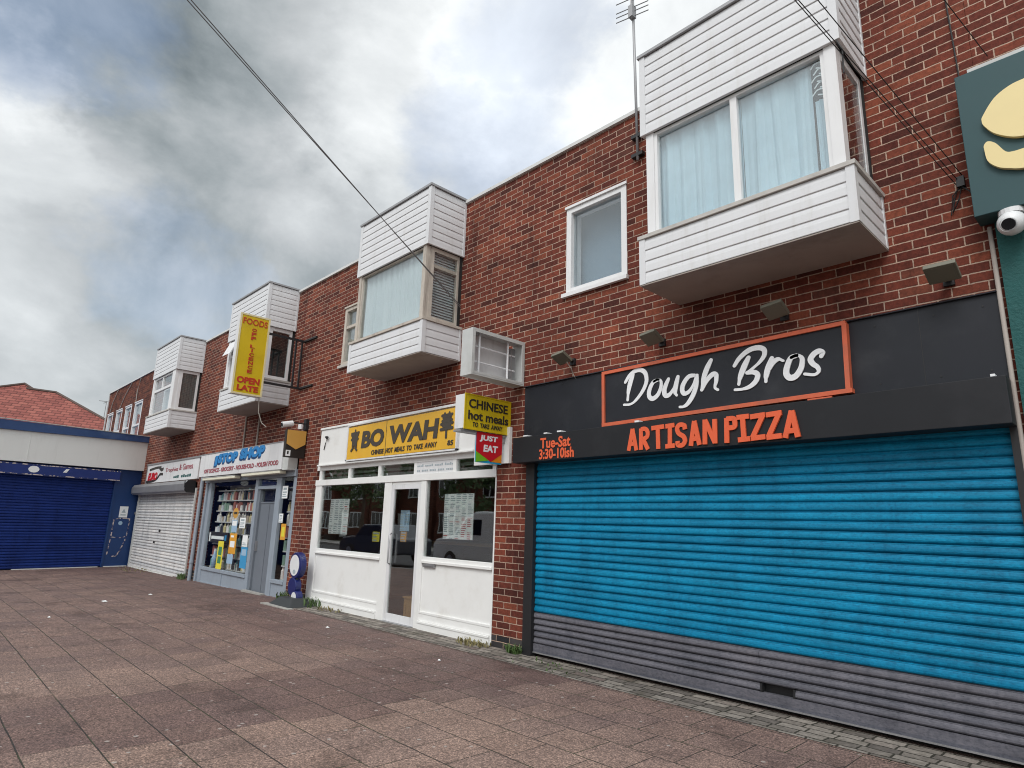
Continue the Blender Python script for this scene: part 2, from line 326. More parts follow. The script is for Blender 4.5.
M['sky_tint_back'] = paint('blue grey sky tint', (.15, .23, .31), .9, .1); M['cloth'] = paint('pale net curtain', (.66, .70, .72), .9, .05, 5.)  # blue grey backing: sky reflection of the small panes put into its colour
M['cloth_sky_tint'] = paint('pale sky tinted curtain', (.50, .63, .71), .9, .16, 5.)  # blue of the sky reflected in the bay glass is painted into this cloth
M['blind'] = paint('grey blind', (.13, .135, .13), .8, .1)
M['paper'] = paint('white paper', (.84, .86, .86), .7, .04); M['print'] = paint('grey print', (.36, .42, .45), .7); M['print_red'] = paint('red print', (.50, .12, .13), .7)
M['sticker_yellow'] = paint('yellow paper', (.72, .62, .05), .6); M['sticker_orange'] = paint('orange paper', (.68, .32, .03), .6); M['sticker_blue'] = paint('blue card', (.05, .30, .56), .5); M['sticker_green'] = paint('green print', (.05, .22, .10), .6); M['sticker_pale'] = paint('pale blue card', (.32, .47, .62), .6)
M['gold'] = paint('gold shield', (.60, .33, .075), .4, .08); M['browndark'] = paint('dark brown box', (.020, .015, .012), .5)
M['plastic'] = paint('white plastic', (.72, .73, .74), .35, .05); M['lens'] = paint('black lens', (.01, .01, .012), .1)
M['olive'] = paint('olive grey lamp body', (.155, .150, .115), .55, .12)
M['deepblue'] = paint('deep blue sign rim', (.010, .017, .115), .35, .1); M['blackrubber'] = paint('black rubber base', (.028, .032, .035), .7, .2)
M['chip_edge'] = paint('chipped paint edge', (.008, .024, .12), .5, .15, 3., chips=((.62, .53, .48), .50)); M['cable'] = paint('grey cable', (.16, .16, .165), .6); M['blackcable'] = paint('black cable', (.014, .014, .015), .6); M['palecable'] = paint('pale cable', (.4, .37, .33), .6)
M['alu'] = paint('aerial rod', (.33, .33, .34), .4, metal=.7)
M['pine'] = paint('pale wood', (.42, .25, .11), .6, .2, 12.)
M['asphalt'] = paint('asphalt road', (.050, .050, .052), .85, .25, 30., bump=.3, bscale=120)
M['earth'] = paint('distant ground', (.09, .10, .06), .9, .3, .2)
M['concrete'] = paint('concrete', (.33, .32, .30), .85, .15, 8., bump=.3)
M['weed'] = paint('weed leaf', (.065, .115, .030), .7, .3, 30.); M['straw'] = paint('dry weed', (.22, .19, .085), .8, .3, 30.)
M['leaf'] = paint('tree leaf', (.055, .095, .028), .7, .4, 3.); M['bark'] = paint('bark', (.10, .075, .055), .9, .3, 9.)
M['render'] = paint('cream house render', (.55, .52, .46), .8, .08)
M['slate'] = paint('grey brown roof tiles', (.095, .065, .055), .8, .25, 5.)
M['car_white'] = paint('white vehicle paint', (.72, .73, .74), .2, .02); M['car_dark'] = paint('dark vehicle paint', (.03, .035, .045), .2); M['tyre'] = paint('tyre', (.02, .02, .02), .8); M['rim'] = paint('alloy rim', (.4, .4, .42), .35, metal=.8); M['lamp_glass'] = paint('headlight', (.75, .78, .8), .15)
M['tar'] = paint('roof felt', (.06, .06, .062), .9, .2)

# ------------------------------------------------------------------ mesh helpers
ORG = {}
class MB:
    def __init__(s): s.v = []; s.f = []; s.mi = []
    def face(s, pts, mi=0):
        i = len(s.v); s.v += [tuple(p) for p in pts]; s.f.append(tuple(range(i, i+len(pts)))); s.mi.append(mi); return s
    def box(s, x0, x1, y0, y1, z0, z1, mi=0):
        x0, x1 = min(x0, x1), max(x0, x1); y0, y1 = min(y0, y1), max(y0, y1); z0, z1 = min(z0, z1), max(z0, z1)
        return s.hexa([(x0, y0, z0), (x1, y0, z0), (x1, y1, z0), (x0, y1, z0), (x0, y0, z1), (x1, y0, z1), (x1, y1, z1), (x0, y1, z1)], mi)
    def hexa(s, p, mi=0):
        i = len(s.v); s.v += [tuple(q) for q in p]
        for f in ((0, 3, 2, 1), (4, 5, 6, 7), (0, 1, 5, 4), (1, 2, 6, 5), (2, 3, 7, 6), (3, 0, 4, 7)):
            s.f.append(tuple(i+k for k in f)); s.mi.append(mi)
        return s
    def prism(s, poly, vec, mi=0):
        """3-D polygon extruded by vec"""
        n = len(poly); i = len(s.v); vec = Vector(vec)
        s.v += [tuple(p) for p in poly] + [tuple(Vector(p)+vec) for p in poly]
        s.f.append(tuple(range(i+n-1, i-1, -1))); s.f.append(tuple(range(i+n, i+2*n))); s.mi += [mi, mi]
        for k in range(n):
            j = (k+1) % n; s.f.append((i+k, i+j, i+n+j, i+n+k)); s.mi.append(mi)
        return s
    def tube(s, pts, r, n=8, mi=0, cap=True):
        pts = [Vector(p) for p in pts]; rings = []
        for k, p in enumerate(pts):
            t = (pts[min(k+1, len(pts)-1)]-pts[max(k-1, 0)]).normalized()
            a = t.cross(Vector((0, 0, 1)) if abs(t.z) < .95 else Vector((1, 0, 0))).normalized(); b = t.cross(a)
            rr = r[k] if isinstance(r, (list, tuple)) else r
            i = len(s.v); rings.append(i)
            for j in range(n):
                g = 2*math.pi*j/n; s.v.append(tuple(p+a*(rr*math.cos(g))+b*(rr*math.sin(g))))
        for a, b in zip(rings, rings[1:]):
            for j in range(n):
                s.f.append((a+j, a+(j+1) % n, b+(j+1) % n, b+j)); s.mi.append(mi)
        if cap:
            s.f.append(tuple(range(rings[0]+n-1, rings[0]-1, -1))); s.f.append(tuple(range(rings[-1], rings[-1]+n))); s.mi += [mi, mi]
        return s
    def cyl(s, p0, p1, r, n=16, mi=0): return s.tube([p0, p1], r, n, mi)
    def ball(s, c, r, n=16, sq=(1, 1, 1), mi=0):
        i = len(s.v); h = n//2
        for a in range(h+1):
            th = math.pi*a/h
            for b in range(n):
                ph = 2*math.pi*b/n; s.v.append((c[0]+r*sq[0]*math.sin(th)*math.cos(ph), c[1]+r*sq[1]*math.sin(th)*math.sin(ph), c[2]+r*sq[2]*math.cos(th)))
        for a in range(h):
            for b in range(n): s.f.append((i+a*n+b, i+(a+1)*n+b, i+(a+1)*n+(b+1) % n, i+a*n+(b+1) % n)); s.mi.append(mi)
        return s
    def side(s, side, base, a0, a1, o0, o1, z0, z1, mi=0):
        """box on a vertical face: a along the face, o outwards"""
        if side == 'front': return s.box(a0, a1, base-o1, base-o0, z0, z1, mi)
        if side == 'right': return s.box(base+o0, base+o1, a0, a1, z0, z1, mi)
        return s.box(base-o1, base-o0, a0, a1, z0, z1, mi)

def org(parent): return ORG.get(parent.name, Vector((0, 0, 0))) if parent else Vector((0, 0, 0))
def build(mb, name, mat, parent=None, local=False, smooth=False, bevel=0):
    me = bpy.data.meshes.new(name); o_ = Vector((0, 0, 0)) if local else org(parent)
    me.from_pydata([tuple(Vector(v)-o_) for v in mb.v], [], mb.f)
    mats = mat if isinstance(mat, (list, tuple)) else [mat]
    for q in mats: me.materials.append(q)
    if len(mats) > 1: me.polygons.foreach_set('material_index', mb.mi)
    bm = bmesh.new(); bm.from_mesh(me); bmesh.ops.remove_doubles(bm, verts=bm.verts, dist=1e-5)
    bmesh.ops.recalc_face_normals(bm, faces=bm.faces)
    bm.to_mesh(me); bm.free()
    if smooth: me.polygons.foreach_set('use_smooth', [True]*len(me.polygons))
    o = bpy.data.objects.new(name, me); COL.objects.link(o)
    if bevel:
        b = o.modifiers.new('bevel', 'BEVEL'); b.width = bevel; b.segments = 2; b.limit_method = 'ANGLE'
    if parent: o.parent = parent; ORG[o.name] = Vector((0, 0, 0)) if local else org(parent)
    return o
def tag(o, label=None, cat=None, group=None, kind=None):
    for k, v in (('label', label), ('category', cat), ('group', group), ('kind', kind)):
        if v: o[k] = v
    return o
def root(name, loc, label, cat, group=None, rotz=0):
    o = bpy.data.objects.new(name, None); COL.objects.link(o); o.location = loc; o.rotation_euler = (0, 0, rotz); o.empty_display_size = .2
    ORG[o.name] = Vector(loc); return tag(o, label, cat, group)
def thing(mb, name, mat, label, cat, group=None, base=None, **k):
    """a thing that is one mesh, its origin at base"""
    if base is None:
        n = len(mb.v); base = (sum(v[0] for v in mb.v)/n, sum(v[1] for v in mb.v)/n, min(v[2] for v in mb.v))
    b = Vector(base); mb.v = [tuple(Vector(v)-b) for v in mb.v]
    o = build(mb, name, mat, **k); o.location = b; ORG[o.name] = b
    return tag(o, label, cat, group)
def copy_tree(o, parent=None):
    c = o.copy(); COL.objects.link(c); c.parent = parent
    for ch in [x for x in bpy.data.objects if x.parent == o]: copy_tree(ch, c)
    return c

def gz(x):                                   # the pavement falls a little towards the far end
    t = max(0., min(1., (-8.-x)/14.)); return -.145*t*t*(3-2*t)

# faces on which lettering is laid: (a, z, o) -> world
def FRONT(y): return lambda a, z, o: (a, y-o, z)
def RIGHT(x): return lambda a, z, o: (x+o, a, z)

def lettering(name, body, mat, parent, F, a0, a1, z0, z1, off=.002, depth=.006, bold=0., shear=0., rise=0., local=False, res=3):
    cu = bpy.data.curves.new('text', 'FONT'); cu.body = body; cu.size = 1; cu.offset = bold; cu.extrude = .5; cu.resolution_u = res; cu.fill_mode = 'BOTH'
    cu.align_x = 'CENTER'; cu.space_line = .95; cu.shear = shear
    t = bpy.data.objects.new('text', cu); COL.objects.link(t); bpy.context.view_layer.update()
    me = bpy.data.meshes.new_from_object(t.evaluated_get(bpy.context.evaluated_depsgraph_get()))
    V = [v.co.copy() for v in me.vertices]; fs = [tuple(p.vertices) for p in me.polygons]
    bpy.data.objects.remove(t); bpy.data.curves.remove(cu); bpy.data.meshes.remove(me)
    xs = [v.x for v in V]; ys = [v.y for v in V]; X0, X1, Y0, Y1 = min(xs), max(xs), min(ys), max(ys)
    mb = MB(); mb.f = fs; mb.mi = [0]*len(fs)
    for v in V:
        fa = (v.x-X0)/(X1-X0); fz = (v.y-Y0)/(Y1-Y0)
        mb.v.append(F(a0+fa*(a1-a0), z0+fz*(z1-z0)+rise*fa, off+(depth if v.z > 0 else 0.)))
    return build(mb, name, mat, parent, local=local)

def catmull(pts, k=8):
    P = [Vector(p) for p in pts]; out = []
    for i in range(len(P)-1):
        p0 = P[i-1] if i else P[0]*2-P[1]; p1, p2 = P[i], P[i+1]; p3 = P[i+2] if i+2 < len(P) else P[-1]*2-P[-2]
        for j in range(k):
            t = j/k; out.append(.5*((2*p1)+(p2-p0)*t+(2*p0-5*p1+4*p2-p3)*t*t+(3*p1-p0-3*p2+p3)*t**3))
    out.append(P[-1]); return out
def strokes(mb, F, S_, off=.002, depth=.006, smooth=True, rnd=True, taper=None, step=.0009):
    """brush strokes laid on a face as raised paint; each stroke sits a hair above the last"""
    for q, (w, pts) in enumerate(S_):
        c = catmull(pts) if smooth and len(pts) > 2 else [Vector(p) for p in pts]
        if len(c) == 2: c = [c[0].lerp(c[1], k/4) for k in range(5)]
        n = len(c); L = []; Rr = []
        for i, p in enumerate(c):
            t = (c[min(i+1, n-1)]-c[max(i-1, 0)]).normalized(); nn = Vector((-t.y, t.x)); ww = w*(taper(i/(n-1)) if taper else 1.)
            L.append(p+nn*ww); Rr.append(p-nn*ww)
        if rnd:
            def cap(ctr, a, sgn):
                d = a-ctr; return [ctr+Vector((d.x*math.cos(g)-d.y*math.sin(g), d.x*math.sin(g)+d.y*math.cos(g))) for g in (sgn*math.pi*k/6 for k in range(1, 6))]
            e = cap(c[-1], L[-1], -1); s0 = cap(c[0], Rr[0], -1)
        else: e = []; s0 = []
        o1 = off+depth+q*step
        i0 = len(mb.v)
        for a, b in zip(L, Rr): mb.v.append(F(a.x, a.y, o1)); mb.v.append(F(b.x, b.y, o1))
        for i in range(n-1): mb.f.append((i0+2*i, i0+2*i+1, i0+2*i+3, i0+2*i+2)); mb.mi.append(0)
        if rnd:
            mb.face([F(p.x, p.y, o1) for p in [L[-1]]+e+[Rr[-1]]]); mb.face([F(p.x, p.y, o1) for p in [Rr[0]]+s0+[L[0]]])
        loop = L+e+Rr[::-1]+s0; m_ = len(loop)
        for i in range(m_):
            a, b = loop[i], loop[(i+1) % m_]; mb.face([F(a.x, a.y, o1), F(b.x, b.y, o1), F(b.x, b.y, off), F(a.x, a.y, off)])
    return mb

def wall_holes(mb, x0, x1, z0, z1, y0, y1, holes):
    xs = sorted({x0, x1, *[h[0] for h in holes], *[h[1] for h in holes]}); zs = sorted({z0, z1, *[h[2] for h in holes], *[h[3] for h in holes]})
    def solid(i, j):
        if not (0 <= i < len(xs)-1 and 0 <= j < len(zs)-1): return False
        cx, cz = (xs[i]+xs[i+1])/2, (zs[j]+zs[j+1])/2
        return not any(h[0] < cx < h[1] and h[2] < cz < h[3] for h in holes)
    for i in range(len(xs)-1):
        for j in range(len(zs)-1):
            if not solid(i, j): continue
            a, b, c, d = xs[i], xs[i+1], zs[j], zs[j+1]
            mb.face([(a, y0, c), (b, y0, c), (b, y0, d), (a, y0, d)]); mb.face([(a, y1, c), (a, y1, d), (b, y1, d), (b, y1, c)])
            if not solid(i-1, j): mb.face([(a, y0, c), (a, y0, d), (a, y1, d), (a, y1, c)])
            if not solid(i+1, j): mb.face([(b, y0, c), (b, y1, c), (b, y1, d), (b, y0, d)])
            if not solid(i, j-1): mb.face([(a, y0, c), (a, y1, c), (b, y1, c), (b, y0, c)])
            if not solid(i, j+1): mb.face([(a, y0, d), (b, y0, d), (b, y1, d), (a, y1, d)])
    return mb

def slats(mb, a0, a1, z0, z1, pitch, base_y, amp=.017, mi=0, P=None):
    """curved roller shutter slats; P maps (a, o, z) for shutters not on the main front"""
    if P is None: P = lambda a, o, z: (a, base_y-o, z)
    n = max(1, round((z1-z0)/pitch)); pr = []; rr = random.Random(int(base_y*1000+z0*77+a0*3))
    for k in range(n):
        zb = z0+(z1-z0)*k/n; h = (z1-z0)/n; am_ = amp*rr.uniform(.82, 1.15); of_ = rr.uniform(-.0022, .0022)
        for t, o in ((0, -.4), (.05, .3), (.14, .78), (.27, 1.), (.48, .94), (.70, .66), (.83, .30), (.845, .46), (.90, .40), (.925, -.1), (.935, -.4)): pr.append((zb+h*t, am_*o+of_))
    pr.append((z1, -amp*.4))
    for (za, oa), (zb, ob) in zip(pr, pr[1:]): mb.face([P(a0, oa, za), P(a1, oa, za), P(a1, ob, zb), P(a0, ob, zb)], mi)
    for (za, zb) in ((z0, z1),): mb.face([P(a0, -.03, za), P(a0, -.03, zb), P(a1, -.03, zb), P(a1, -.03, za)], mi)
    return mb

def boards(mb, side, base, a0, a1, z0, z1, n):
    """shiplap cladding boards with a dark shadow groove"""
    h = (z1-z0)/n
    for k in range(n):
        zb = z0+k*h; pr = [(zb, .005), (zb, .013), (zb+.004, .0145), (zb+h*.6, .0125), (zb+h*.82, .009), (zb+h-.006, .005), (zb+h, .005)]
        for (za, oa), (zc, oc) in zip(pr, pr[1:]):
            if side == 'front': q = [(a0, base-oa, za), (a1, base-oa, za), (a1, base-oc, zc), (a0, base-oc, zc)]
            elif side == 'right': q = [(base+oa, a0, za), (base+oa, a1, za), (base+oc, a1, zc), (base+oc, a0, zc)]
            else: q = [(base-oa, a0, za), (base-oa, a1, za), (base-oc, a1, zc), (base-oc, a0, zc)]
            mb.face(q)
    return mb

def sash(fr, pn, side, base, a0, a1, z0, z1, w=.05, d=.05, muls=(), trans=(), o=0., flush=False):
    """a window: outer frame, mullions (a, width) and transoms (z, width, a0, a1); pane set back in it"""
    fr.side(side, base, a0, a0+w, o-d, o, z0, z1); fr.side(side, base, a1-w, a1, o-d, o, z0, z1)
    fr.side(side, base, a0+w, a1-w, o-d, o-.002, z0, z0+w); fr.side(side, base, a0+w, a1-w, o-d, o-.002, z1-w, z1)
    for a, ww in muls: fr.side(side, base, a-ww/2, a+ww/2, o-d+.004, o-.004, z0+w, z1-w)
    for z, ww, b0, b1 in trans: fr.side(side, base, b0, b1, o-d+.006, o-.006, z-ww/2, z+ww/2)
    q = .004 if flush else d*.6
    pn.side(side, base, a0+w*.6, a1-w*.6, o-q-.006, o-q, z0+w*.6, z1-w*.6)

def folds(mb, a0, a1, z0, z1, y, amp, n, seed=0, lean=0.):
    rr = random.Random(seed); K = n*8; ph = [rr.uniform(-.8, .8) for _ in range(n+2)]; am = [rr.uniform(.5, 1.3) for _ in range(n+2)]
    def prof(t): k = min(n, int(t*n)); return amp*am[k]*math.sin(2*math.pi*t*n+ph[k]*.4)+amp*.4*math.sin(2*math.pi*t*n*2.3+1)
    i = len(mb.v)
    for j in range(7):
        f = j/6
        for k in range(K+1):
            t = k/K; mb.v.append((a0+(a1-a0)*t+lean*f*math.sin(t*9), y+prof(t)*(.55+.45*(1-f)), z0+(z1-z0)*f))
    for j in range(6):
        for k in range(K): mb.f.append((i+j*(K+1)+k, i+j*(K+1)+k+1, i+(j+1)*(K+1)+k+1, i+(j+1)*(K+1)+k)); mb.mi.append(0)
    return mb

# ------------------------------------------------------------------ ground
def sheet(name, x0, x1, y0, y1, dz, mat, nx=60):
    mb = MB(); xs = [x0+(x1-x0)*i/nx for i in range(nx+1)]
    for a, b in zip(xs, xs[1:]): mb.face([(a, y0, gz(a)+dz), (b, y0, gz(b)+dz), (b, y1, gz(b)+dz), (a, y1, gz(a)+dz)])
    return tag(build(mb, name, mat), kind='structure')
mb = MB().face([(-700, -700, -.32), (700, -700, -.32), (700, 700, -.32), (-700, 700, -.32)])
tag(build(mb, 'ground', M['earth']), kind='structure')
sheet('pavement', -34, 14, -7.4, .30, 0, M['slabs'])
sheet('setts_strip', -11.0, 6, -.47, .02, .004, M['setts'])
sheet('road', -120, 60, -17.0, -7.55, -.13, M['asphalt'], 120)
sheet('far_pavement', -120, 60, -20.0, -17.15, 0, M['concrete'], 120)
for nm, y0 in (('kerb', -7.55), ('kerb', -17.15)):
    mb = MB(); xs = [-120+180*i/120 for i in range(121)]
    for a, b in zip(xs, xs[1:]):
        mb.hexa([(a, y0, gz(a)-.3), (b, y0, gz(b)-.3), (b, y0+.15, gz(b)-.3), (a, y0+.15, gz(a)-.3), (a, y0, gz(a)+.003), (b, y0, gz(b)+.003), (b, y0+.15, gz(b)+.003), (a, y0+.15, gz(a)+.003)])
    tag(build(mb, nm, M['concrete']), kind='structure')

# ------------------------------------------------------------------ terrace of shops
TOP = 6.09
def shell(r, x0, x1, holes, brick='brick', zg=-.35, depth=8.):
    mb = wall_holes(MB(), x0, x1, zg, TOP, 0, .24, holes)
    mb.box(x0+.01, x0+.08, .243, depth, zg, 5.8); mb.box(x1-.08, x1-.01, .243, depth, zg, 5.8); mb.box(x0+.01, x1-.01, depth, depth+.22, zg, 5.8)
    w = build(mb, 'wall', M[brick], r)
    build(MB().box(x0, x1, -.035, .27, TOP-.012, TOP+.035), 'coping', M['coping'], r)
    build(MB().box(x0+.01, x1-.01, .28, depth+.2, 5.81, 5.95), 'roof', M['tar'], r)
    return w
def room(r, x0, x1, z0, z1, mat='room', y0=.245, y1=4.5):
    mb = MB().box(x0, x1, y1, y1+.05, z0, z1).box(x0-.05, x0, y0, y1, z0, z1).box(x1, x1+.05, y0, y1, z0, z1).box(x0, x1, y0, y1, z1, z1+.05)
    mb.box(x0, x1, y0, y1, z0-.05, z0, 1)
    return build(mb, 'interior', [M[mat], M['roomfloor']], r)

BD = .645
def bay(r, X1, style, wd=1.89):
    x0 = X1-wd; f = -BD
    core = MB().box(x0+.02, X1-.02, f+.02, -.003, 5.245, 6.105).box(x0+.02, X1-.02, f+.02, -.003, 3.675, 4.085)
    core.box(x0+.02, X1-.02, -.05, -.004, 4.09, 5.24)
    b = build(core, 'bay_window', M['dark'], r)
    for z0, z1, n in ((5.235, 6.11, 8), (3.65, 4.095, 4)):
        e = .020 if n == 4 else 0
        c = MB(); boards(c, 'front', f-e, x0-e+.045, X1+e-.045, z0, z1, n); boards(c, 'right', X1+e, f-e+.045, -.035, z0, z1, n); boards(c, 'left', x0-e, f-e+.045, -.035, z0, z1, n)
        t = .019
        c.box(X1+e-.045, X1+e+t, f-e-t, f-e+.045, z0-.006, z1+.004); c.box(x0-e-t, x0-e+.045, f-e-t, f-e+.045, z0-.006, z1+.004)
        c.box(X1+e-.02, X1+e+t-.001, -.036, -.002, z0-.005, z1+.003); c.box(x0-e-t+.001, x0-e+.02, -.036, -.002, z0-.005, z1+.003)
        if n == 8: c.box(x0-.02, X1+.02, f-.021, f+.01, 5.222, 5.2345); c.box(X1-.01, X1+.021, f+.011, -.003, 5.222, 5.2345)
        build(c, 'cladding', M['upvc'], b)
    build(MB().box(x0-.035, X1+.035, f-.035, -.001, 6.117, 6.15), 'roof_cap', M['lead'], b)
    build(MB().box(x0-.034, X1+.034, f-.034, -.002, 3.632, 3.643), 'soffit', M['soffit'], b)
    build(MB().box(x0-.05, X1+.05, f-.05, -.001, 4.10, 4.135), 'sill', M['oldwood' if style == 'old' else 'sillg'], b)
    fr, pn = MB(), MB(); za, zb = 4.136, 5.221; fo = f+.022
    if style == 'wide':
        fr.box(x0+.03, x0+.115, fo-.012, fo+.09, za, zb); fr.box(X1-.115, X1-.025, fo-.012, fo+.09, za, zb)
        sash(fr, pn, 'front', fo, x0+.116, X1-.116, za, zb, .032, .06, [(x0+.935, .062)])
        sash(fr, pn, 'right', X1-.03, fo+.0, -.03, za, zb, .075, .05, flush=True)
        fr.box(x0+.03, x0+.08, fo+.091, -.004, za, zb)
    elif style == 'old':
        fr.box(x0+.03, x0+.09, fo-.02, fo+.06, za, zb); fr.box(X1-.11, X1-.035, fo-.02, fo+.06, za, zb)
        sash(fr, pn, 'front', fo, x0+.091, X1-.111, za, zb, .025, .05)
        sash(fr, pn, 'right', X1-.03, fo+.061, -.03, za, zb, .06, .05, trans=[(4.95, .05, fo+.12, -.09)], flush=True)
        fr.box(x0+.03, x0+.08, fo+.061, -.004, za, zb)
    elif style == 'casement':
        fr.box(x0+.03, x0+.13, fo-.02, fo+.08, za, zb); fr.box(X1-.15, X1-.04, fo-.02, fo+.08, za, zb)
        sash(fr, pn, 'front', fo, x0+.131, X1-.151, za, zb, .05, .06, [(x0+.65, .07), (x0+1.3, .07)], [(4.86, .06, x0+.18, x0+.62)])
        sash(fr, pn, 'right', X1-.03, fo+.081, -.03, za, zb, .075, .05, flush=True)
        # top light hanging open
        fr.hexa([(x0+.17, f-.16, 4.84), (x0+.62, f-.16, 4.84), (x0+.62, f-.13, 4.86), (x0+.17, f-.13, 4.86), (x0+.17, fo-.05, 5.16), (x0+.62, fo-.05, 5.16), (x0+.62, fo-.02, 5.18), (x0+.17, fo-.02, 5.18)])
    else:
        fr.box(x0+.03, x0+.13, fo-.02, fo+.08, za, zb); fr.box(X1-.32, X1-.04, fo-.02, fo+.08, za, zb)
        sash(fr, pn, 'front', fo, x0+.131, X1-.321, za, zb, .05, .06, [], [(4.84, .07, x0+.18, X1-.37)])
        fr.side('front', fo, x0+.82, x0+.90, -.05, -.006, 4.876, zb-.05)
        sash(fr, pn, 'right', X1-.03, fo+.081, -.03, za, zb, .075, .05, flush=True)
    fr.box(X1-.09, X1-.034, -.0295, -.002, za, zb)
    build(fr, 'window_frame', M['oldwood' if style == 'old' else 'frame'], b)
    build(pn, 'pane', M['glass'], b)
    return b
def small_window(r, x0, x1, z0, z1, old=False, trans=(), back=True):
    fr, pn = MB(), MB(); sash(fr, pn, 'front', 0, x0, x1, z0, z1, .075, .09, (), trans, o=.005)
    fr.box(x0-.015, x1+.015, -.025, -.006, z1-.012, z1+.02)
    w = build(fr, 'window', M['oldwood' if old else 'frame'], r)
    build(pn, 'pane', M['glass'], w)
    build(MB().box(x0-.04, x1+.02, -.05, -.0065, z0-.035, z0+.012), 'sill', M['sillg' if old else 'frame'], w)
    ln = MB().box(x0+.001, x0+.03, .092, .239, z0+.001, z1-.001).box(x1-.03, x1-.001, .092, .239, z0+.001, z1-.001).box(x0+.031, x1-.031, .092, .239, z1-.03, z1-.001).box(x0+.031, x1-.031, .092, .239, z0+.001, z0+.03)
    build(ln, 'reveal', M['frame'], w)
    if back: build(MB().box(x0-.1, x1+.1, .30, .33, z0-.1, z1+.1).box(x0-.1, x1+.1, .245, .299, z0-.1, z0-.05), 'interior', M['sky_tint_back' if not old else 'cloth'], w)  # board behind the pane; its blue grey stands in for reflected sky
    return w

# ------------------------------------------------------------------ 1. pizza shop
A0, A1 = -5.58, -.602
r = root('shop_building', (-3.1, 0, 0), 'brick shop with wide blue roller shutter and big white clad bay window above it', 'shop', 'brick shops in the terrace')
shell(r, A0, A1, [(-5.30, -.66, -.35, 2.62), (-4.73, -3.83, 4.12, 5.26)])
bay(r, -1.335, 'wide', 1.83); small_window(r, -4.728, -3.832, 4.122, 5.258)
sh = MB(); slats(sh, -5.154, -.70, .465, 2.19, .0752, .02); s_ = build(sh, 'roller_shutter', M['shut_blue'], r)
g = MB(); slats(g, -5.154, -2.562, .137, .465, .0655, .02, .020); slats(g, -2.278, -.70, .137, .465, .0655, .02, .020); slats(g, -2.562, -2.278, .2025, .465, .0655, .02, .020)
build(g, 'grey_slats', M['shut_grey'], s_)
g = MB().box(-2.60, -2.24, .065, .09, .11, .23); g.box(-2.562, -2.545, -.004, .06, .139, .201); g.box(-2.295, -2.278, -.004, .06, .139, .201)
build(g, 'letter_slot', M['blacksteel'], s_)
build(MB().box(-5.154, -.70, -.004, .04, .052, .136), 'bottom_bar', M['shut_grey'], s_)
build(MB().box(-5.154, -.70, -.014, .03, .040, .0515), 'bottom_lip', M['galv'], s_)
build(MB().box(-5.29, -5.155, -.045, .06, -.05, 2.3), 'guide_rail', M['blacksteel'], s_); build(MB().box(-.699, -.656, -.045, .06, -.05, 2.3), 'guide_rail', M['blacksteel'], s_)
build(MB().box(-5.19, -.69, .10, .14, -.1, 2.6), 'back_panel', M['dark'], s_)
bx = MB().hexa([(-5.355, -.215, 2.122), (-.655, -.215, 2.152), (-.655, -.004, 2.152), (-5.355, -.004, 2.122), (-5.355, -.215, 2.418), (-.655, -.215, 2.474), (-.655, -.004, 2.474), (-5.355, -.004, 2.418)])
b_ = build(bx, 'shutter_box', M['blackbox'], r, bevel=.004)
BLOCK = [(0.021, [(-3.686, 2.162), (-3.636, 2.378)]), (0.021, [(-3.636, 2.378), (-3.593, 2.161)]), (0.021, [(-3.661, 2.228), (-3.609, 2.229)]), (0.021, [(-3.539, 2.162), (-3.535, 2.373)]), (0.021, [(-3.535, 2.364), (-3.486, 2.364), (-3.459, 2.333), (-3.465, 2.286), (-3.511, 2.265)]), (0.021, [(-3.511, 2.265), (-3.457, 2.161)]), (0.021, [(-3.413, 2.363), (-3.271, 2.369)]), (0.021, [(-3.342, 2.361), (-3.341, 2.158)]), (0.021, [(-3.255, 2.367), (-3.159, 2.372)]), (0.021, [(-3.207, 2.367), (-3.213, 2.173)]), (0.021, [(-3.26, 2.176), (-3.16, 2.178)]), (0.021, [(-3.047, 2.32), (-3.056, 2.358), (-3.102, 2.367), (-3.129, 2.337), (-3.115, 2.29), (-3.065, 2.254), (-3.051, 2.212), (-3.078, 2.177), (-3.124, 2.18), (-3.128, 2.217)]), (0.021, [(-2.992, 2.162), (-2.949, 2.389)]), (0.021, [(-2.949, 2.389), (-2.904, 2.165)]), (0.021, [(-2.97, 2.223), (-2.916, 2.228)]), (0.021, [(-2.85, 2.166), (-2.841, 2.391)]), (0.021, [(-2.841, 2.387), (-2.75, 2.172)]), (0.021, [(-2.75, 2.167), (-2.745, 2.386)]), (0.021, [(-2.638, 2.163), (-2.631, 2.384)]), (0.021, [(-2.632, 2.375), (-2.568, 2.373), (-2.555, 2.341), (-2.563, 2.299), (-2.622, 2.293)]), (0.021, [(-2.536, 2.378), (-2.426, 2.379)]), (0.021, [(-2.483, 2.377), (-2.48, 2.186)]), (0.021, [(-2.533, 2.181), (-2.424, 2.185)]), (0.021, [(-2.413, 2.37), (-2.284, 2.377)]), (0.021, [(-2.301, 2.375), (-2.402, 2.192)]), (0.021, [(-2.415, 2.185), (-2.292, 2.191)]), (0.021, [(-2.272, 2.372), (-2.144, 2.379)]), (0.021, [(-2.165, 2.373), (-2.263, 2.189)]), (0.021, [(-2.28, 2.182), (-2.153, 2.188)]), (0.021, [(-2.126, 2.166), (-2.06, 2.386)]), (0.021, [(-2.06, 2.386), (-2.024, 2.166)]), (0.021, [(-2.103, 2.22), (-2.04, 2.223)])]
build(strokes(MB(), FRONT(-.215), [(w*1.02, p) for w, p in BLOCK], .0015, .004, rnd=False, step=.0006), 'lettering', M['orange'], b_)
lettering('lettering', 'Tue-Sat', M['orange'], b_, FRONT(-.215), -4.90, -4.45, 2.262, 2.383, bold=.026, depth=.004, rise=.002)
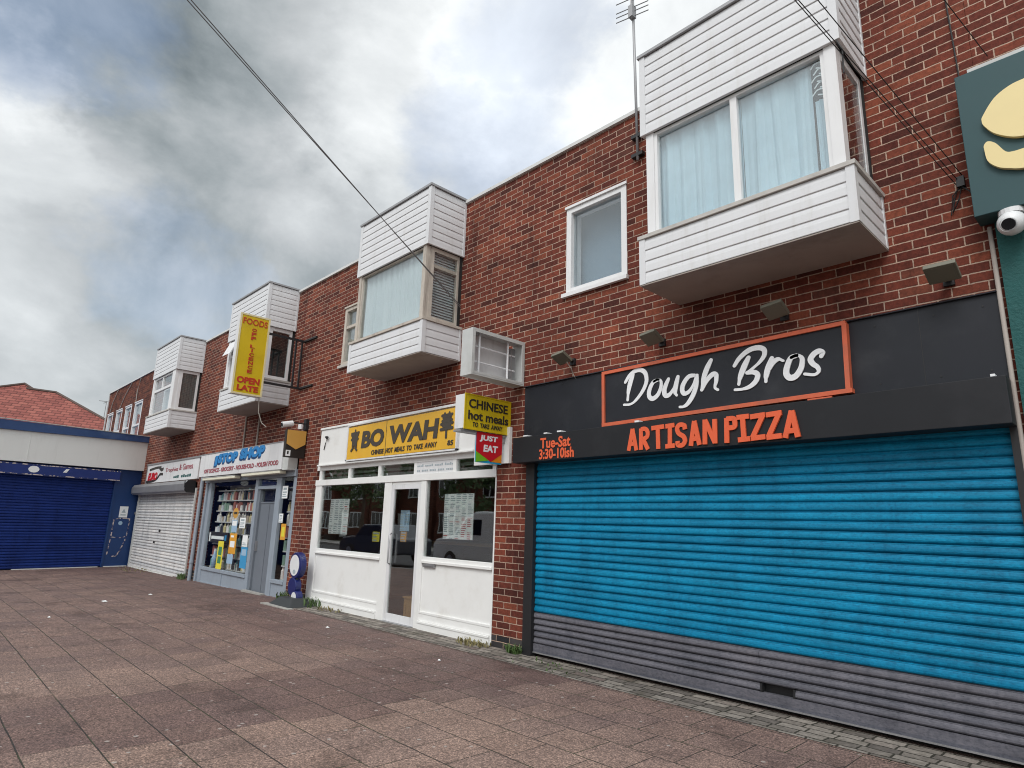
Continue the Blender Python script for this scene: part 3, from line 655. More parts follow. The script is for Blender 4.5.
lettering('lettering', '3:30-10ish', M['orange'], b_, FRONT(-.215), -4.915, -4.40, 2.140, 2.256, bold=.028, depth=.004, rise=.002)
for x, w_ in ((-5.2, .07), (-4.86, .05), (-4.66, .06), (-3.63, .05), (-.74, .025)): build(MB().box(x, x+w_, -.19-random.random()*.03, -.12, 2.425+.0117*(x+5.39), 2.437+.0117*(x+5.39)+random.random()*.012), 'paint_flake', M['chalk'], b_)

SCRIPT = [(0.021, [(-3.726, 2.975), (-3.759, 2.899), (-3.785, 2.807), (-3.797, 2.714)]), (0.018, [(-3.824, 2.908), (-3.766, 2.975), (-3.686, 3.013), (-3.615, 3.005), (-3.57, 2.958), (-3.564, 2.87), (-3.62, 2.772), (-3.707, 2.69), (-3.77, 2.665), (-3.843, 2.669)]), (0.018, [(-3.42, 2.876), (-3.481, 2.858), (-3.527, 2.786), (-3.532, 2.721), (-3.492, 2.69), (-3.432, 2.721), (-3.393, 2.793), (-3.391, 2.858), (-3.428, 2.879), (-3.473, 2.865)]), (0.019, [(-3.303, 2.865), (-3.334, 2.811), (-3.355, 2.749), (-3.341, 2.703), (-3.294, 2.709), (-3.242, 2.772), (-3.196, 2.874)]), (0.019, [(-3.196, 2.874), (-3.22, 2.795), (-3.232, 2.72), (-3.216, 2.69)]), (0.018, [(-3.017, 2.86), (-3.078, 2.856), (-3.136, 2.796), (-3.154, 2.735), (-3.132, 2.695), (-3.077, 2.712), (-3.027, 2.78), (-2.997, 2.856)]), (0.018, [(-2.99, 2.855), (-3.0, 2.764), (-3.038, 2.67), (-3.095, 2.596), (-3.144, 2.569), (-3.185, 2.57)]), (0.02, [(-2.839, 2.98), (-2.889, 2.895), (-2.926, 2.802), (-2.945, 2.707)]), (0.018, [(-2.945, 2.707), (-2.894, 2.785), (-2.833, 2.837), (-2.794, 2.831), (-2.795, 2.771), (-2.81, 2.712), (-2.782, 2.685)]), (0.021, [(-2.473, 2.94), (-2.519, 2.86), (-2.56, 2.772), (-2.576, 2.709)]), (0.018, [(-2.609, 2.886), (-2.557, 2.949), (-2.47, 3.005), (-2.386, 3.016), (-2.33, 2.991), (-2.327, 2.938), (-2.371, 2.882), (-2.438, 2.835), (-2.493, 2.802)]), (0.018, [(-2.493, 2.802), (-2.434, 2.799), (-2.398, 2.77), (-2.416, 2.715), (-2.476, 2.672), (-2.548, 2.659), (-2.614, 2.662)]), (0.02, [(-2.262, 2.898), (-2.301, 2.812), (-2.322, 2.741), (-2.327, 2.697)]), (0.017, [(-2.309, 2.779), (-2.259, 2.851), (-2.207, 2.879), (-2.165, 2.858)]), (0.02, [(-2.05, 2.883), (-2.099, 2.869), (-2.136, 2.797), (-2.145, 2.737), (-2.116, 2.699), (-2.067, 2.708), (-2.021, 2.767), (-2.005, 2.836), (-2.019, 2.872), (-2.055, 2.884), (-2.093, 2.874)]), (0.018, [(-1.851, 2.842), (-1.839, 2.873), (-1.868, 2.889), (-1.91, 2.869), (-1.938, 2.83), (-1.921, 2.789), (-1.888, 2.756), (-1.881, 2.717), (-1.918, 2.696), (-1.993, 2.713)])]
r = root('shop_sign', (-3.0, -.02, 2.5), 'black and orange framed sign with white brush lettering above the pizza shutter', 'shop sign', 'shop fascia signs')
bd = MB().prism([(-5.365, -.022, 2.40), (-.648, -.022, 2.40), (-.648, -.022, 3.112), (-5.365, -.022, 3.07)], (0, .019, 0))
build(bd, 'backboard', M['blackboard'], r)
for x in (-5.25, -4.75, -1.45, -1.05, -.75):
    for z in (3.03, 2.56): build(MB().cyl((x, -.0225, z), (x, -.026, z), .007, 8), 'screw', M['blacksteel'], r)
build(MB().box(-1.152, -1.147, -.0235, -.021, 2.48, 3.10), 'panel_joint', M['blacksteel'], r)
build(MB().hexa([(-5.375, -.045, 3.071), (-.645, -.045, 3.113), (-.645, -.002, 3.113), (-5.375, -.002, 3.071), (-5.375, -.03, 3.085), (-.645, -.03, 3.127), (-.645, -.002, 3.135), (-5.375, -.002, 3.093)]), 'flashing', M['blackboard'], r)
q = [(-4.10, 2.478), (-1.66, 2.525), (-1.65, 3.098), (-4.10, 3.056)]
build(MB().prism([(x, -.0665, z) for x, z in q], (0, .043, 0)), 'panel', M['blackboard'], r)
fr = MB()
def bar(mb, p, n, w, y0, y1):
    p, n = Vector(p), Vector(n); t = (n-p).normalized(); k = Vector((-t.y, t.x))*w
    P = [p, n, n+k, p+k]; mb.prism([(a.x, y0, a.y) for a in P], (0, y1-y0, 0))
bar(fr, (-4.125, 2.46), (-1.637, 2.508), .036, -.088, -.0235); bar(fr, (-1.645, 3.105), (-4.125, 3.063), .034, -.087, -.023); bar(fr, (-4.09, 2.49), (-4.092, 3.04), .034, -.0875, -.024); bar(fr, (-1.673, 3.085), (-1.685, 2.535), .036, -.0865, -.0245)
fr.box(-3.99, -3.80, -.09, -.03, 2.44, 2.458); fr.box(-1.98, -1.79, -.095, -.03, 2.468, 2.495)
build(fr, 'frame', M['orange_frame'], r)
tp = lambda t: .62+.55*math.sin(math.pi*min(1, t*1.15+.08))**.7
build(strokes(MB(), FRONT(-.0665), [(w*1.12, p) for w, p in SCRIPT], .001, .005, taper=tp, step=.0004), 'lettering', M['chalk'], r)

mb = None
FL = [(-4.60, 'leftmost floodlight over the pizza sign with a loose flex under it'), (-3.40, 'floodlight over the letter D of the white pizza sign lettering'), (-2.15, 'floodlight over the right end of the orange framed sign under the bay'), (-.93, 'rightmost floodlight nearest the teal shop and its drainpipe')]
for i, (x, lb) in enumerate(FL):
    r = root('floodlight', (x, 0, 3.26), lb, 'floodlight', 'floodlights over the pizza sign')
    w = .09 if i < 3 else .10
    tl = .012 if i < 3 else 0.
    a, b = (-.30, 3.30), (-.135, 3.228); n = Vector((0, -(b[1]-a[1]), (b[0]-a[0]))); n = Vector((0, .40, .92))*.035
    p = [(x-w, a[0], a[1]-tl), (x+w, a[0], a[1]+tl), (x+w, b[0], b[1]+tl), (x-w, b[0], b[1]-tl)]
    build(MB().prism(p, n), 'lamp_body', M['olive'], r, bevel=.004)
    build(MB().prism([tuple(Vector(p[0]).lerp(Vector(p[2]), .09)+Vector((0, -.0022, -.0022))), tuple(Vector(p[1]).lerp(Vector(p[3]), .09)+Vector((0, -.0022, -.0022))), tuple(Vector(p[2]).lerp(Vector(p[0]), .09)+Vector((0, -.0022, -.0022))), tuple(Vector(p[3]).lerp(Vector(p[1]), .09)+Vector((0, -.0022, -.0022)))], (0, .002, .002)), 'lamp_glass', M['olive'], r)
    build(MB().box(x-.025, x+.025, -.17, -.001, 3.272, 3.29).box(x-.035, x+.035, -.03, -.0005, 3.235, 3.31), 'bracket', M['blacksteel'], r)
    if i == 0: build(MB().tube([(x+.03, -.16, 3.24), (x+.05, -.10, 3.17), (x+.03, -.05, 3.12), (x+.045, -.02, 3.07)], .006), 'flex', M['palecable'], r)

# curtains behind the wide bay
thing(folds(MB(), -3.08, -2.20, 4.15, 5.238, -.52, .022, 5, 3), 'curtain', M['cloth_sky_tint'], 'pale sky tinted curtain in the left half of the nearest bay window', 'curtain', 'bay window curtains')
thing(folds(MB(), -2.20, -1.60, 4.15, 5.238, -.53, .026, 3, 5, .02), 'curtain', M['cloth_sky_tint'], 'pale sky tinted curtain drawn in the right half of the nearest bay window', 'curtain', 'bay window curtains')
mb = folds(MB(), -1.58, -1.47, 4.16, 4.86, -.52, .018, 2, 9)
sw = MB()
for k in range(5):
    cx, cz = -1.525+.02*(k % 2), 4.88+.062*k
    strokes(sw, FRONT(-.575), [(.0055, [(cx-.05, cz), (cx-.01, cz+.035), (cx+.045, cz+.02), (cx+.03, cz-.02), (cx-.005, cz-.01)])], 0, .003)
r = root('lace_panel', (-1.55, -.54, 4.16), 'dark lace panel with pale swirls beside the curtain of the nearest bay', 'lace curtain')
build(mb, 'drape', M['cloth_sky_tint'], r); build(sw, 'swirl', M['cloth'], r); build(MB().box(-1.64, -1.42, -.49, -.498, 4.16, 5.20), 'net', M['dark'], r)

# television aerial
r = root('television_aerial', (-3.66, -.03, 5.5), 'thin television aerial on a tall mast left of the nearest bay window', 'aerial')
build(MB().cyl((-3.64, -.045, 5.45), (-3.68, -.045, 7.95), .016, 8), 'mast', M['lead'], r, smooth=True)
el = MB()
for z, l in ((7.36, .19), (7.43, .19), (7.49, .19), (7.62, .19)): el.cyl((-3.67-l, -.07-.06, z-.012), (-3.67+l, -.07+.06, z+.012), .006, 6)
build(el, 'rod', M['alu'], r); build(MB().cyl((-3.67, -.09, 7.33), (-3.672, -.09, 7.72), .011, 6).box(-3.70, -3.64, -.11, -.03, 7.34, 7.50), 'boom', M['lead'], r)
for z in (5.50, 5.74): build(MB().box(-3.72, -3.57, -.06, -.002, z, z+.04), 'wall_bracket', M['blacksteel'], r)

# ------------------------------------------------------------------ 2. Chinese takeaway
r = root('shop_building', (-8.3, 0, 0), 'brick takeaway with white painted shopfront and weathered wooden bay window', 'shop', 'brick shops in the terrace')
shell(r, -11.04, A0-.002, [(-10.66, -5.85, -.35, 2.95), (-10.16, -9.25, 4.12, 5.24)])
bay(r, -6.738, 'old', 1.875); small_window(r, -10.158, -9.252, 4.122, 5.238, True, [(4.85, .05, -10.08, -9.33)])
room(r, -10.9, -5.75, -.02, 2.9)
w = MB(); y0 = -.006; y1 = .07
for a, b in ((-10.66, -10.44), (-8.40, -8.205), (-7.445, -7.325)): w.box(a, b, y0, y1, -.07, 2.09)
w.box(-5.875, -5.852, y0, y1, -.03, 2.09); w.box(-10.439, -8.401, y0+.002, y1, .86, .925); w.box(-7.324, -5.876, y0+.002, y1, .885, .95)
w.box(-10.66, -5.852, y0-.012, y1, 1.995, 2.095); w.box(-8.204, -7.446, y0+.01, y1, 1.955, 1.994)
w.box(-10.66, -5.852, y0, y1, 2.262, 2.36)
for x in (-10.53, -9.515, -8.59, -7.62, -6.71, -5.90): w.box(x-.035, x+.035, y0+.002, y1, 2.096, 2.261)
w.box(-10.439, -8.401, y0-.016, y0+.001, .84, .875); w.box(-7.324, -5.876, y0-.016, y0+.001, .865, .90)
s_ = build(w, 'shopfront', M['white_paint'], r, bevel=.004)
for a, b, t in ((-10.439, -8.401, .85), (-7.324, -5.876, .875)):
    k = MB(); k.box(a, b, y0+.018, y1, -.15, t-.012); k.box(a, b, y0-.002, y0+.017, .205, .235); k.box(a, b, y0-.03, y0+.017, .085, .112); k.box(a, b, y0-.022, y0+.017, -.15, .084); k.box(a, b, y0+.004, y0+.017, .113, .204)
    build(k, 'stall_riser', M['white_paint'], s_, bevel=.003)
p = MB().box(-10.44, -8.40, .02, .028, .925, 1.995); p2 = MB().box(-7.325, -5.875, .02, .028, .95, 1.995)
build(p, 'pane', M['glass_dark'], s_); build(p2, 'pane', M['glass_dark'], s_)
xs = [-10.53, -9.515, -8.59, -7.62, -6.71, -5.90]
for a, b in zip(xs, xs[1:]):
    if abs(a+7.62) < .01: build(MB().box(a+.036, b-.036, .0, .02, 2.097, 2.26), 'painted_panel', M['white_dirty'], s_)
    else: build(MB().box(a+.036, b-.036, .02, .028, 2.097, 2.26), 'pane', M['glass_dark'], s_); build(MB().box(a+.036, b-.036, .07, .09, 2.10, 2.15).box(a+.036, b-.036, .07, .09, 2.18, 2.22), 'louvre', M['blind'], s_)
tx = MB()
for k_ in range(22):
    x = -7.57+k_*.038
    if k_ % 6 != 4: tx.box(x, x+.026, -.004, -.001, 2.195, 2.195+random.choice((.02, .032)))
    if k_ % 5 != 2: tx.box(x, x+.024, -.004, -.001, 2.125, 2.15)
build(tx, 'faded_text', M['print'], s_)
build(MB().box(-7.285, -7.02, -.016, .0, .815, .872).box(-7.26, -7.05, -.024, -.0165, .832, .856), 'letter_box', M['galv'], s_)
d = MB(); dx0, dx1 = -8.203, -7.447
d.box(dx0, dx0+.075, -.003, .035, .015, 1.953); d.box(dx1-.06, dx1, -.003, .035, .015, 1.953); d.box(dx0+.076, dx1-.061, -.002, .035, 1.885, 1.953); d.box(dx0+.076, dx1-.061, -.002, .035, .015, .12)
d_ = build(d, 'door', M['white_dirty'], r)
build(MB().box(dx0+.07, dx1-.055, .01, .018, .11, 1.89), 'pane', M['glass_dark'], d_)
build(MB().tube([(dx0+.10, -.012, .80), (dx0+.10, -.05, .82), (dx0+.10, -.05, 1.22), (dx0+.10, -.012, 1.24)], .011, 8), 'handle', M['galv'], d_, smooth=True)
build(MB().box(dx0, dx1, -.05, .05, -.04, .013), 'threshold', M['galv'], d_)
f = MB().box(-10.54, -6.25, -.055, -.003, 2.361, 2.985); f.box(-10.55, -6.24, -.075, -.003, 2.986, 3.02); f.box(-10.55, -6.25, -.08, -.003, 2.335, 2.36)
f.box(-6.249, -5.59, -.052, -.003, 2.15, 2.60)
build(f, 'fascia_board', M['white_paint'], r, bevel=.003)
build(MB().tube([(-10.30, -.06, 2.82), (-10.27, -.10, 2.84), (-10.20, -.10, 2.83)], .018).tube([(-10.30, -.06, 2.82), (-10.33, -.07, 2.72), (-10.38, -.06, 2.62)], .008), 'cable_stub', M['blackcable'], r)

r = root('shop_sign', (-8.0, -.07, 2.39), 'long amber sign with black letters across the white takeaway fascia', 'shop sign', 'shop fascia signs')
Y = -.092
build(MB().prism([(-9.49, Y, 2.395), (-6.60, Y, 2.400), (-6.60, Y, 2.958), (-9.49, Y, 2.928)], (0, .034, 0)), 'panel', M['amber'], r)
fr = MB(); fr.box(-9.525, -9.492, Y-.006, -.058, 2.37, 2.95); fr.box(-6.598, -6.57, Y-.006, -.058, 2.37, 2.98); fr.hexa([(-9.525, Y-.012, 2.951), (-6.57, Y-.012, 2.981), (-6.57, -.058, 2.981), (-9.525, -.058, 2.951), (-9.525, Y-.012, 2.975), (-6.57, Y-.012, 3.005), (-6.57, -.058, 3.005), (-9.525, -.058, 2.975)]); fr.box(-9.525, -6.57, Y-.006, -.058, 2.368, 2.392)
build(fr, 'frame', M['white_dirty'], r)
F = FRONT(Y)
build(MB().box(-8.335, -8.325, Y-.002, Y+.002, 2.40, 2.938), 'seam', M['ink_brown'], r)
lettering('lettering', 'BO', M['ink_brown'], r, F, -9.05, -8.38, 2.555, 2.835, bold=.045, shear=.08, rise=.005)
lettering('lettering', 'WAH', M['ink_brown'], r, F, -8.235, -6.985, 2.565, 2.85, bold=.045, shear=.08, rise=.0)
lettering('lettering', 'CHINESE  HOT  MEALS  TO  TAKE  AWAY', M['ink_brown'], r, F, -8.72, -7.01, 2.43, 2.505, bold=.02, shear=.1, rise=.012)
lettering('lettering', '85', M['ink_brown'], r, F, -6.775, -6.65, 2.445, 2.515, bold=.02, shear=.1)
def glyph(rows, x0, x1, z0, z1, w): return [(w, [(x0+(x1-x0)*a, z0+(z1-z0)*b) for a, b in pts]) for pts in rows]
bo = [[(.5, 1), (.52, .90)], [(.08, .86), (.1, .76)], [(.08, .85), (.92, .88)], [(.92, .88), (.86, .78)], [(.15, .74), (.85, .76)], [(.2, .64), (.8, .66)], [(.5, .78), (.5, .50)], [(.12, .54), (.88, .56)], [(.28, .46), (.30, .16)], [(.28, .46), (.74, .47)], [(.74, .47), (.72, .14)], [(.30, .36), (.72, .37)], [(.30, .26), (.72, .27)], [(.38, .13), (.18, 0)], [(.62, .13), (.82, .01)]]
wah = [[(.30, .99), (.31, .84)], [(.68, 1.), (.67, .85)], [(.08, .91), (.92, .93)], [(.2, .80), (.82, .82)], [(.12, .68), (.90, .70)], [(.5, .86), (.49, 0)], [(.28, .78), (.28, .56)], [(.73, .80), (.73, .58)], [(.04, .56), (.98, .58)], [(.22, .47), (.80, .48)], [(.02, .34), (.98, .37)], [(.24, .66), (.76, .68)]]
build(strokes(MB(), F, glyph(bo, -9.40, -9.13, 2.535, 2.87, .019), .001, .004, smooth=False, step=.0005), 'character', M['ink_brown'], r)
build(strokes(MB(), F, glyph(wah, -6.945, -6.675, 2.56, 2.90, .020), .001, .004, smooth=False, step=.0005), 'character', M['ink_brown'], r)

# projecting signs between takeaway and pizza shop
r = root('projecting_sign', (-5.72, 0, 2.5), 'yellow projecting box sign with black lettering over the takeaway doorway end', 'projecting sign', 'projecting signs on the terrace')
build(MB().box(-5.82, -5.64, -.745, -.004, 2.505, 2.915), 'case', M['white_dirty'], r, bevel=.004)
build(MB().box(-5.639, -5.634, -.738, -.009, 2.510, 2.908), 'face', M['yellow'], r)
fr = MB().box(-5.641, -5.628, -.752, -.002, 2.494, 2.5095).box(-5.641, -5.628, -.752, -.002, 2.909, 2.924).box(-5.641, -5.628, -.752, -.739, 2.5095, 2.909).box(-5.641, -5.628, -.0085, -.002, 2.5095, 2.909)
build(fr, 'edge_trim', M['yellow_deep'], r); F = RIGHT(-5.634)
lettering('lettering', 'CHINESE', M['ink'], r, F, -.69, -.06, 2.755, 2.865, bold=.02)
lettering('lettering', 'hot meals', M['ink'], r, F, -.695, -.045, 2.615, 2.725, bold=.02)
lettering('lettering', 'TO  TAKE  AWAY', M['ink'], r, F, -.62, -.14, 2.535, 2.59, bold=.012, shear=.12)
build(MB().box(-5.79, -5.65, -.78, -.003, 2.465, 2.488).box(-5.73, -5.70, -.03, -.001, 2.42, 2.6), 'bracket', M['galv'], r)

r = root('projecting_sign', (-5.65, 0, 2.1), 'small red pennant sign with white letters hanging under the yellow box sign', 'projecting sign', 'projecting signs on the terrace')
X = -5.655; z0, z1, ya, yb = 2.125, 2.488, -.535, -.115; ym = (ya+yb)/2+.03
build(MB().box(X-.012, X, ya, yb, z0, z1), 'panel', M['flash_blue'], r)
def poly(pts, o, mat, nm, d=.0015): return build(MB().prism([(X+o, a, b) for a, b in pts], (d, 0, 0)), nm, M[mat], r)
poly([(ya, z1), (yb, z1), (yb, z0+.13), (ym, z0+.02), (ya, z0+.13)], .0045, 'red', 'red_shield')
poly([(ya, z0), (ya, z0+.14), (ym-.02, z0+.035)], .003, 'green', 'flash'); poly([(yb, z0+.02), (yb, z0+.14), (ym, z0+.02)], .0015, 'flash_orange', 'flash')
lettering('lettering', 'JUST', M['chalk'], r, RIGHT(X), -.485, -.19, 2.372, 2.456, off=.0065, depth=.002, bold=.04, shear=.08)
lettering('lettering', 'EAT', M['chalk'], r, RIGHT(X), -.42, -.185, 2.258, 2.342, off=.0065, depth=.002, bold=.04, shear=.08)
build(MB().box(X-.035, X-.013, ya+.05, yb, 2.44, 2.4645).box(X-.035, X-.013, yb, -.001, 2.40, 2.4645), 'bracket', M['galv'], r)

r = root('projecting_sign', (-5.5, 0, 3.1), 'empty projecting sign box with its face missing and bare tubes inside', 'projecting sign', 'projecting signs on the terrace')
xa, xb, ya, yb, z0, z1 = -5.60, -5.40, -.868, -.012, 3.095, 3.66
fr = MB().box(xa, xb, ya, ya+.018, z0, z1).box(xa, xb, ya+.018, yb, z0, z0+.018).box(xa, xb, ya+.018, yb, z1-.018, z1).box(xa, xb, yb-.018, yb, z0+.018, z1-.018)
fr.box(xb-.012, xb+.002, ya+.018, yb-.018, z0+.018, z0+.045).box(xb-.012, xb+.002, ya+.018, yb-.018, z1-.045, z1-.018).box(xb-.012, xb+.002, ya+.018, ya+.04, z0+.045, z1-.045).box(xb-.012, xb+.002, yb-.045, yb-.018, z0+.045, z1-.045)
build(fr, 'case', M['galv_frame'], r)
build(MB().box(xa-.002, xa+.012, ya+.02, yb-.14, z0+.02, z1-.02), 'back_sheet', M['white_dirty'], r)
tb = MB()
for z in (3.285, 3.475): tb.cyl((xb-.10, ya+.02, z), (xb-.10, yb-.08, z), .011, 8)
for y in (-.70, -.235): tb.cyl((xb-.075, y, z0+.02), (xb-.075, y, z1-.02), .014, 8)
build(tb, 'tube', M['chalk'], r); build(MB().box(xa+.03, xa+.08, yb-.12, yb-.05, z0+.03, z1-.08).box(xb-.12, xb-.09, yb-.15, yb-.13, z0+.02, z1-.12), 'ballast', M['galv'], r)

# net curtain of the weathered bay
thing(folds(MB(), -8.57, -6.83, 4.15, 5.238, -.53, .024, 12, 11), 'curtain', M['cloth'], 'pale net curtain across the weathered wooden bay over the takeaway', 'curtain', 'bay window curtains')
mb = MB()
for k in range(26): mb.hexa([(-6.83, -.60, 4.17+k*.04), (-6.83, -.06, 4.17+k*.04), (-6.86, -.06, 4.175+k*.04), (-6.86, -.60, 4.175+k*.04), (-6.83, -.60, 4.172+k*.04), (-6.83, -.06, 4.172+k*.04), (-6.86, -.06, 4.21+k*.04), (-6.86, -.60, 4.21+k*.04)])
thing(mb, 'window_blind', M['cloth'], 'grey slatted blind in the side light of the weathered bay', 'blind')

# posters and stickers on the takeaway glass (inside faces)
def printed(name, x0, x1, z0, z1, y, mat, label, lines, seed, cat='poster', group='posters in the takeaway windows', red=None, th=.003):
    r = root(name, ((x0+x1)/2, y, z0), label, cat, group)
    build(MB().box(x0, x1, y, y+th, z0, z1), 'sheet', M[mat], r)
    rr = random.Random(seed); a, b = MB(), MB(); cols, rows = lines; cw = (x1-x0)/cols; rh = (z1-z0)/rows
    for i in range(cols):
        for j in range(rows):
            L_ = cw*rr.uniform(.45, .85); q = b if (red and rr.random() < red(i/cols, j/rows)) else a
            if rr.random() < .88: q.box(x0+cw*(i+.08), x0+cw*(i+.08)+L_, y-.0015, y-.0003, z0+rh*(j+.25), z0+rh*(j+.25+rr.uniform(.3, .55)))
    if a.v: build(a, 'print', M['print'], r)
    if b.v: build(b, 'print', M['print_red'], r)
    return r
printed('poster', -10.12, -9.49, 1.18, 1.76, .0305, 'paper', 'white menu sheet in the left takeaway window', (4, 16), 1, red=lambda i, j: .25 if i > .6 else 0)
printed('poster', -6.93, -6.31, 1.50, 1.80, .0305, 'paper', 'upper white menu sheet in the right takeaway window', (5, 12), 2)
printed('poster', -6.93, -6.31, 1.205, 1.497, .0305, 'paper', 'lower red edged menu sheet in the right takeaway window', (5, 11), 3, red=lambda i, j: .95 if i > .55 else .1)
printed('notice', -8.70, -8.50, 1.10, 1.25, .0305, 'sticker_yellow', 'small yellow notice in the corner of the left takeaway window', (1, 3), 4, 'notice', None)
printed('notice', -7.95, -7.72, 1.28, 1.575, .02, 'sticker_pale', 'pale blue notice taped inside the takeaway door', (2, 8), 5, 'notice', None)
printed('notice', -7.92, -7.77, 1.125, 1.272, .02, 'sticker_orange', 'orange notice under the pale one on the takeaway door', (1, 4), 6, 'notice', None)
# wooden box inside the door, counter further in
r = root('wooden_box', (-7.72, .30, -.02), 'pale wooden box standing just inside the glass takeaway door', 'box')
build(MB().box(-7.93, -7.53, .16, .46, -.019, .335), 'body', M['pine'], r); build(MB().box(-7.945, -7.515, .145, .475, .336, .36), 'lid', M['pine'], r); build(MB().box(-7.90, -7.87, .154, .159, 0, .33).box(-7.59, -7.56, .154, .159, 0, .33), 'batten', M['pine'], r)
r = root('counter', (-8.6, 3, -.02), 'brown serving counter at the back of the takeaway', 'counter')
build(MB().box(-10.6, -6.6, 2.7, 3.2, -.019, 1.0), 'front', M['room'], r); build(MB().box(-10.65, -6.55, 2.65, 3.25, 1.001, 1.05), 'top', M['pine'], r)

# ------------------------------------------------------------------ 3. convenience store
r = root('shop_building', (-13.9, 0, 0), 'brick convenience store with grey blue glazed shopfront full of goods', 'shop', 'brick shops in the terrace')
shell(r, -16.70, -11.042, [(-16.40, -11.45, -.35, 2.75), (-15.65, -14.75, 4.12, 5.25)])
bay(r, -12.235, 'casement', 1.98); small_window(r, -15.648, -14.752, 4.122, 5.248)
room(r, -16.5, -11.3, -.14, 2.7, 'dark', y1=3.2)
w = MB(); y0, y1 = -.006, .07
for a, b in ((-16.40, -16.30), (-16.16, -15.99), (-13.37, -13.23), (-12.33, -12.12), (-11.58, -11.45)): w.box(a, b, y0, y1, -.3, 2.20)
w.box(-16.30, -16.161, y0+.05, y1, -.3, 2.19)
w.box(-16.40, -11.45, y0-.03, y1, 2.201, 2.33)
w.box(-15.989, -13.371, y0-.015, y1, .20, .265); w.box(-12.119, -11.581, y0-.015, y1, .215, .28); w.box(-13.229, -12.331, y0+.002, y1, 1.985, 2.05)
s_ = build(w, 'shopfront', M['greyframe'], r, bevel=.004)
build(MB().box(-12.119, -11.581, y0+.015, y1, -.3, .214), 'stall_riser', M['greyframe'], s_)
k = MB().box(-15.989, -13.371, y0+.015, y1, -.3, .199).box(-14.72, -14.66, y0, y0+.0145, -.3, .199).box(-15.989, -13.371, y0-.005, y0+.0145, -.3, -.06)
build(k, 'stall_riser', M['greyframe'], s_)
build(MB().box(-15.99, -13.37, .03, .038, .265, 2.20), 'pane', M['glass_store'], s_); build(MB().box(-12.12, -11.58, .03, .038, .28, 2.20), 'pane', M['glass_store'], s_); build(MB().box(-13.23, -12.33, .03, .038, 2.05, 2.20), 'pane', M['glass'], s_)
d = MB().box(-13.13, -12.42, .06, .10, -.12, 1.70); d.box(-13.228, -13.131, .02, .10, -.12, 1.984); d.box(-12.42, -12.332, .03, .10, -.12, 1.984); d.box(-12.70, -12.68, .05, .0599, -.1, 1.68); d.box(-13.13, -12.42, .05, .10, 1.701, 1.73)
d_ = build(d, 'door', M['greydoor'], r); build(MB().box(-13.13, -12.42, .07, .076, 1.731, 1.984), 'pane', M['glass'], d_)
build(MB().box(-13.10, -13.07, .02, .059, .75, .95), 'handle', M['galv'], d_)
build(MB().box(-13.25, -12.30, -.10, .0, -.3, gz(-12.8)+.03), 'doorstep', M['concrete'], r)
r = root('shop_sign', (-14.0, -.2, 2.3), 'white fascia sign with blue block letters over the convenience store', 'shop sign', 'shop fascia signs')
build(MB().box(-16.36, -11.74, -.215, -.004, 2.325, 2.85), 'panel', M['white_dirty'], r, bevel=.004)
build(MB().box(-11.739, -11.50, -.19, -.004, 2.31, 2.60), 'end_box', M['galv_frame'], r)
build(MB().box(-16.38, -11.72, -.225, -.003, 2.851, 2.868), 'flashing', M['lead'], r)
F = FRONT(-.215)
for ch, a, b, z0, z1 in (('1', -15.36, -15.17, 2.555, 2.775), ('STOP', -15.15, -13.98, 2.60, 2.81), ('SHOP', -13.84, -12.56, 2.625, 2.845)):
    lettering('lettering', ch, M['navy_ink'], r, F, a-.06, b-.02, z0-.04, z1-.015, bold=.085, shear=.05, off=.001, depth=.003, rise=0)
    lettering('lettering', ch, M['blue_ink'], r, F, a, b, z0, z1+.01, bold=.07, shear=.05, off=.0045, depth=.006, rise=0)
lettering('lettering', 'OFF LICENCE - GROCERY - HOUSEHOLD - POLISH FOOD', M['maroon_ink'], r, F, -16.0, -11.87, 2.40, 2.495, bold=.03, rise=.015)
for x0, x1, lb in ((-16.12, -14.10, 'left cream strip light under the convenience store sign'), (-13.72, -11.82, 'right cream strip light under the convenience store sign')):
    r = root('strip_light', ((x0+x1)/2, -.12, 2.23), lb, 'light', 'strip lights under the store sign')
    zz = 2.235 if x0 < -15 else 2.255
    build(MB().box(x0, x1, -.20, -.06, zz, zz+.055), 'diffuser', M['tube'], r, bevel=.012); build(MB().box(x0-.015, x1+.015, -.205, -.055, zz+.056, zz+.07), 'housing', M['galv_frame'], r)

# goods on shelves in the store windows
r = root('shelf_unit', (-14.7, .6, -.14), 'shelving crammed with groceries behind the wide store window', 'shelves')
SH = [.28, .53, .80, 1.05, 1.30, 1.55, 1.79, 2.02]
for z in SH: build(MB().box(-15.95, -13.42, .16, .42, z-.025, z-.001), 'shelf', M['galv_frame'], r)
build(MB().box(-15.96, -13.41, .425, .44, -.13, 2.15), 'back_panel', M['soffit'], r)
r = root('shelf_unit', (-11.85, .5, -.14), 'narrow shelving of goods behind the slim store window by the door', 'shelves')
for z in SH: build(MB().box(-12.10, -11.60, .16, .42, z-.025, z-.001), 'shelf', M['galv_frame'], r)
build(MB().box(-12.11, -11.59, .425, .44, -.13, 2.15), 'back_panel', M['blind'], r)
PC = [paint('packet colour', c, .45, .15, 9.) for c in ((.62, .60, .56), (.38, .14, .11), (.55, .58, .62), (.52, .45, .25), (.25, .36, .28), (.72, .70, .68), (.60, .55, .52), (.06, .06, .07), (.40, .33, .26), (.18, .38, .38))]
protos = []
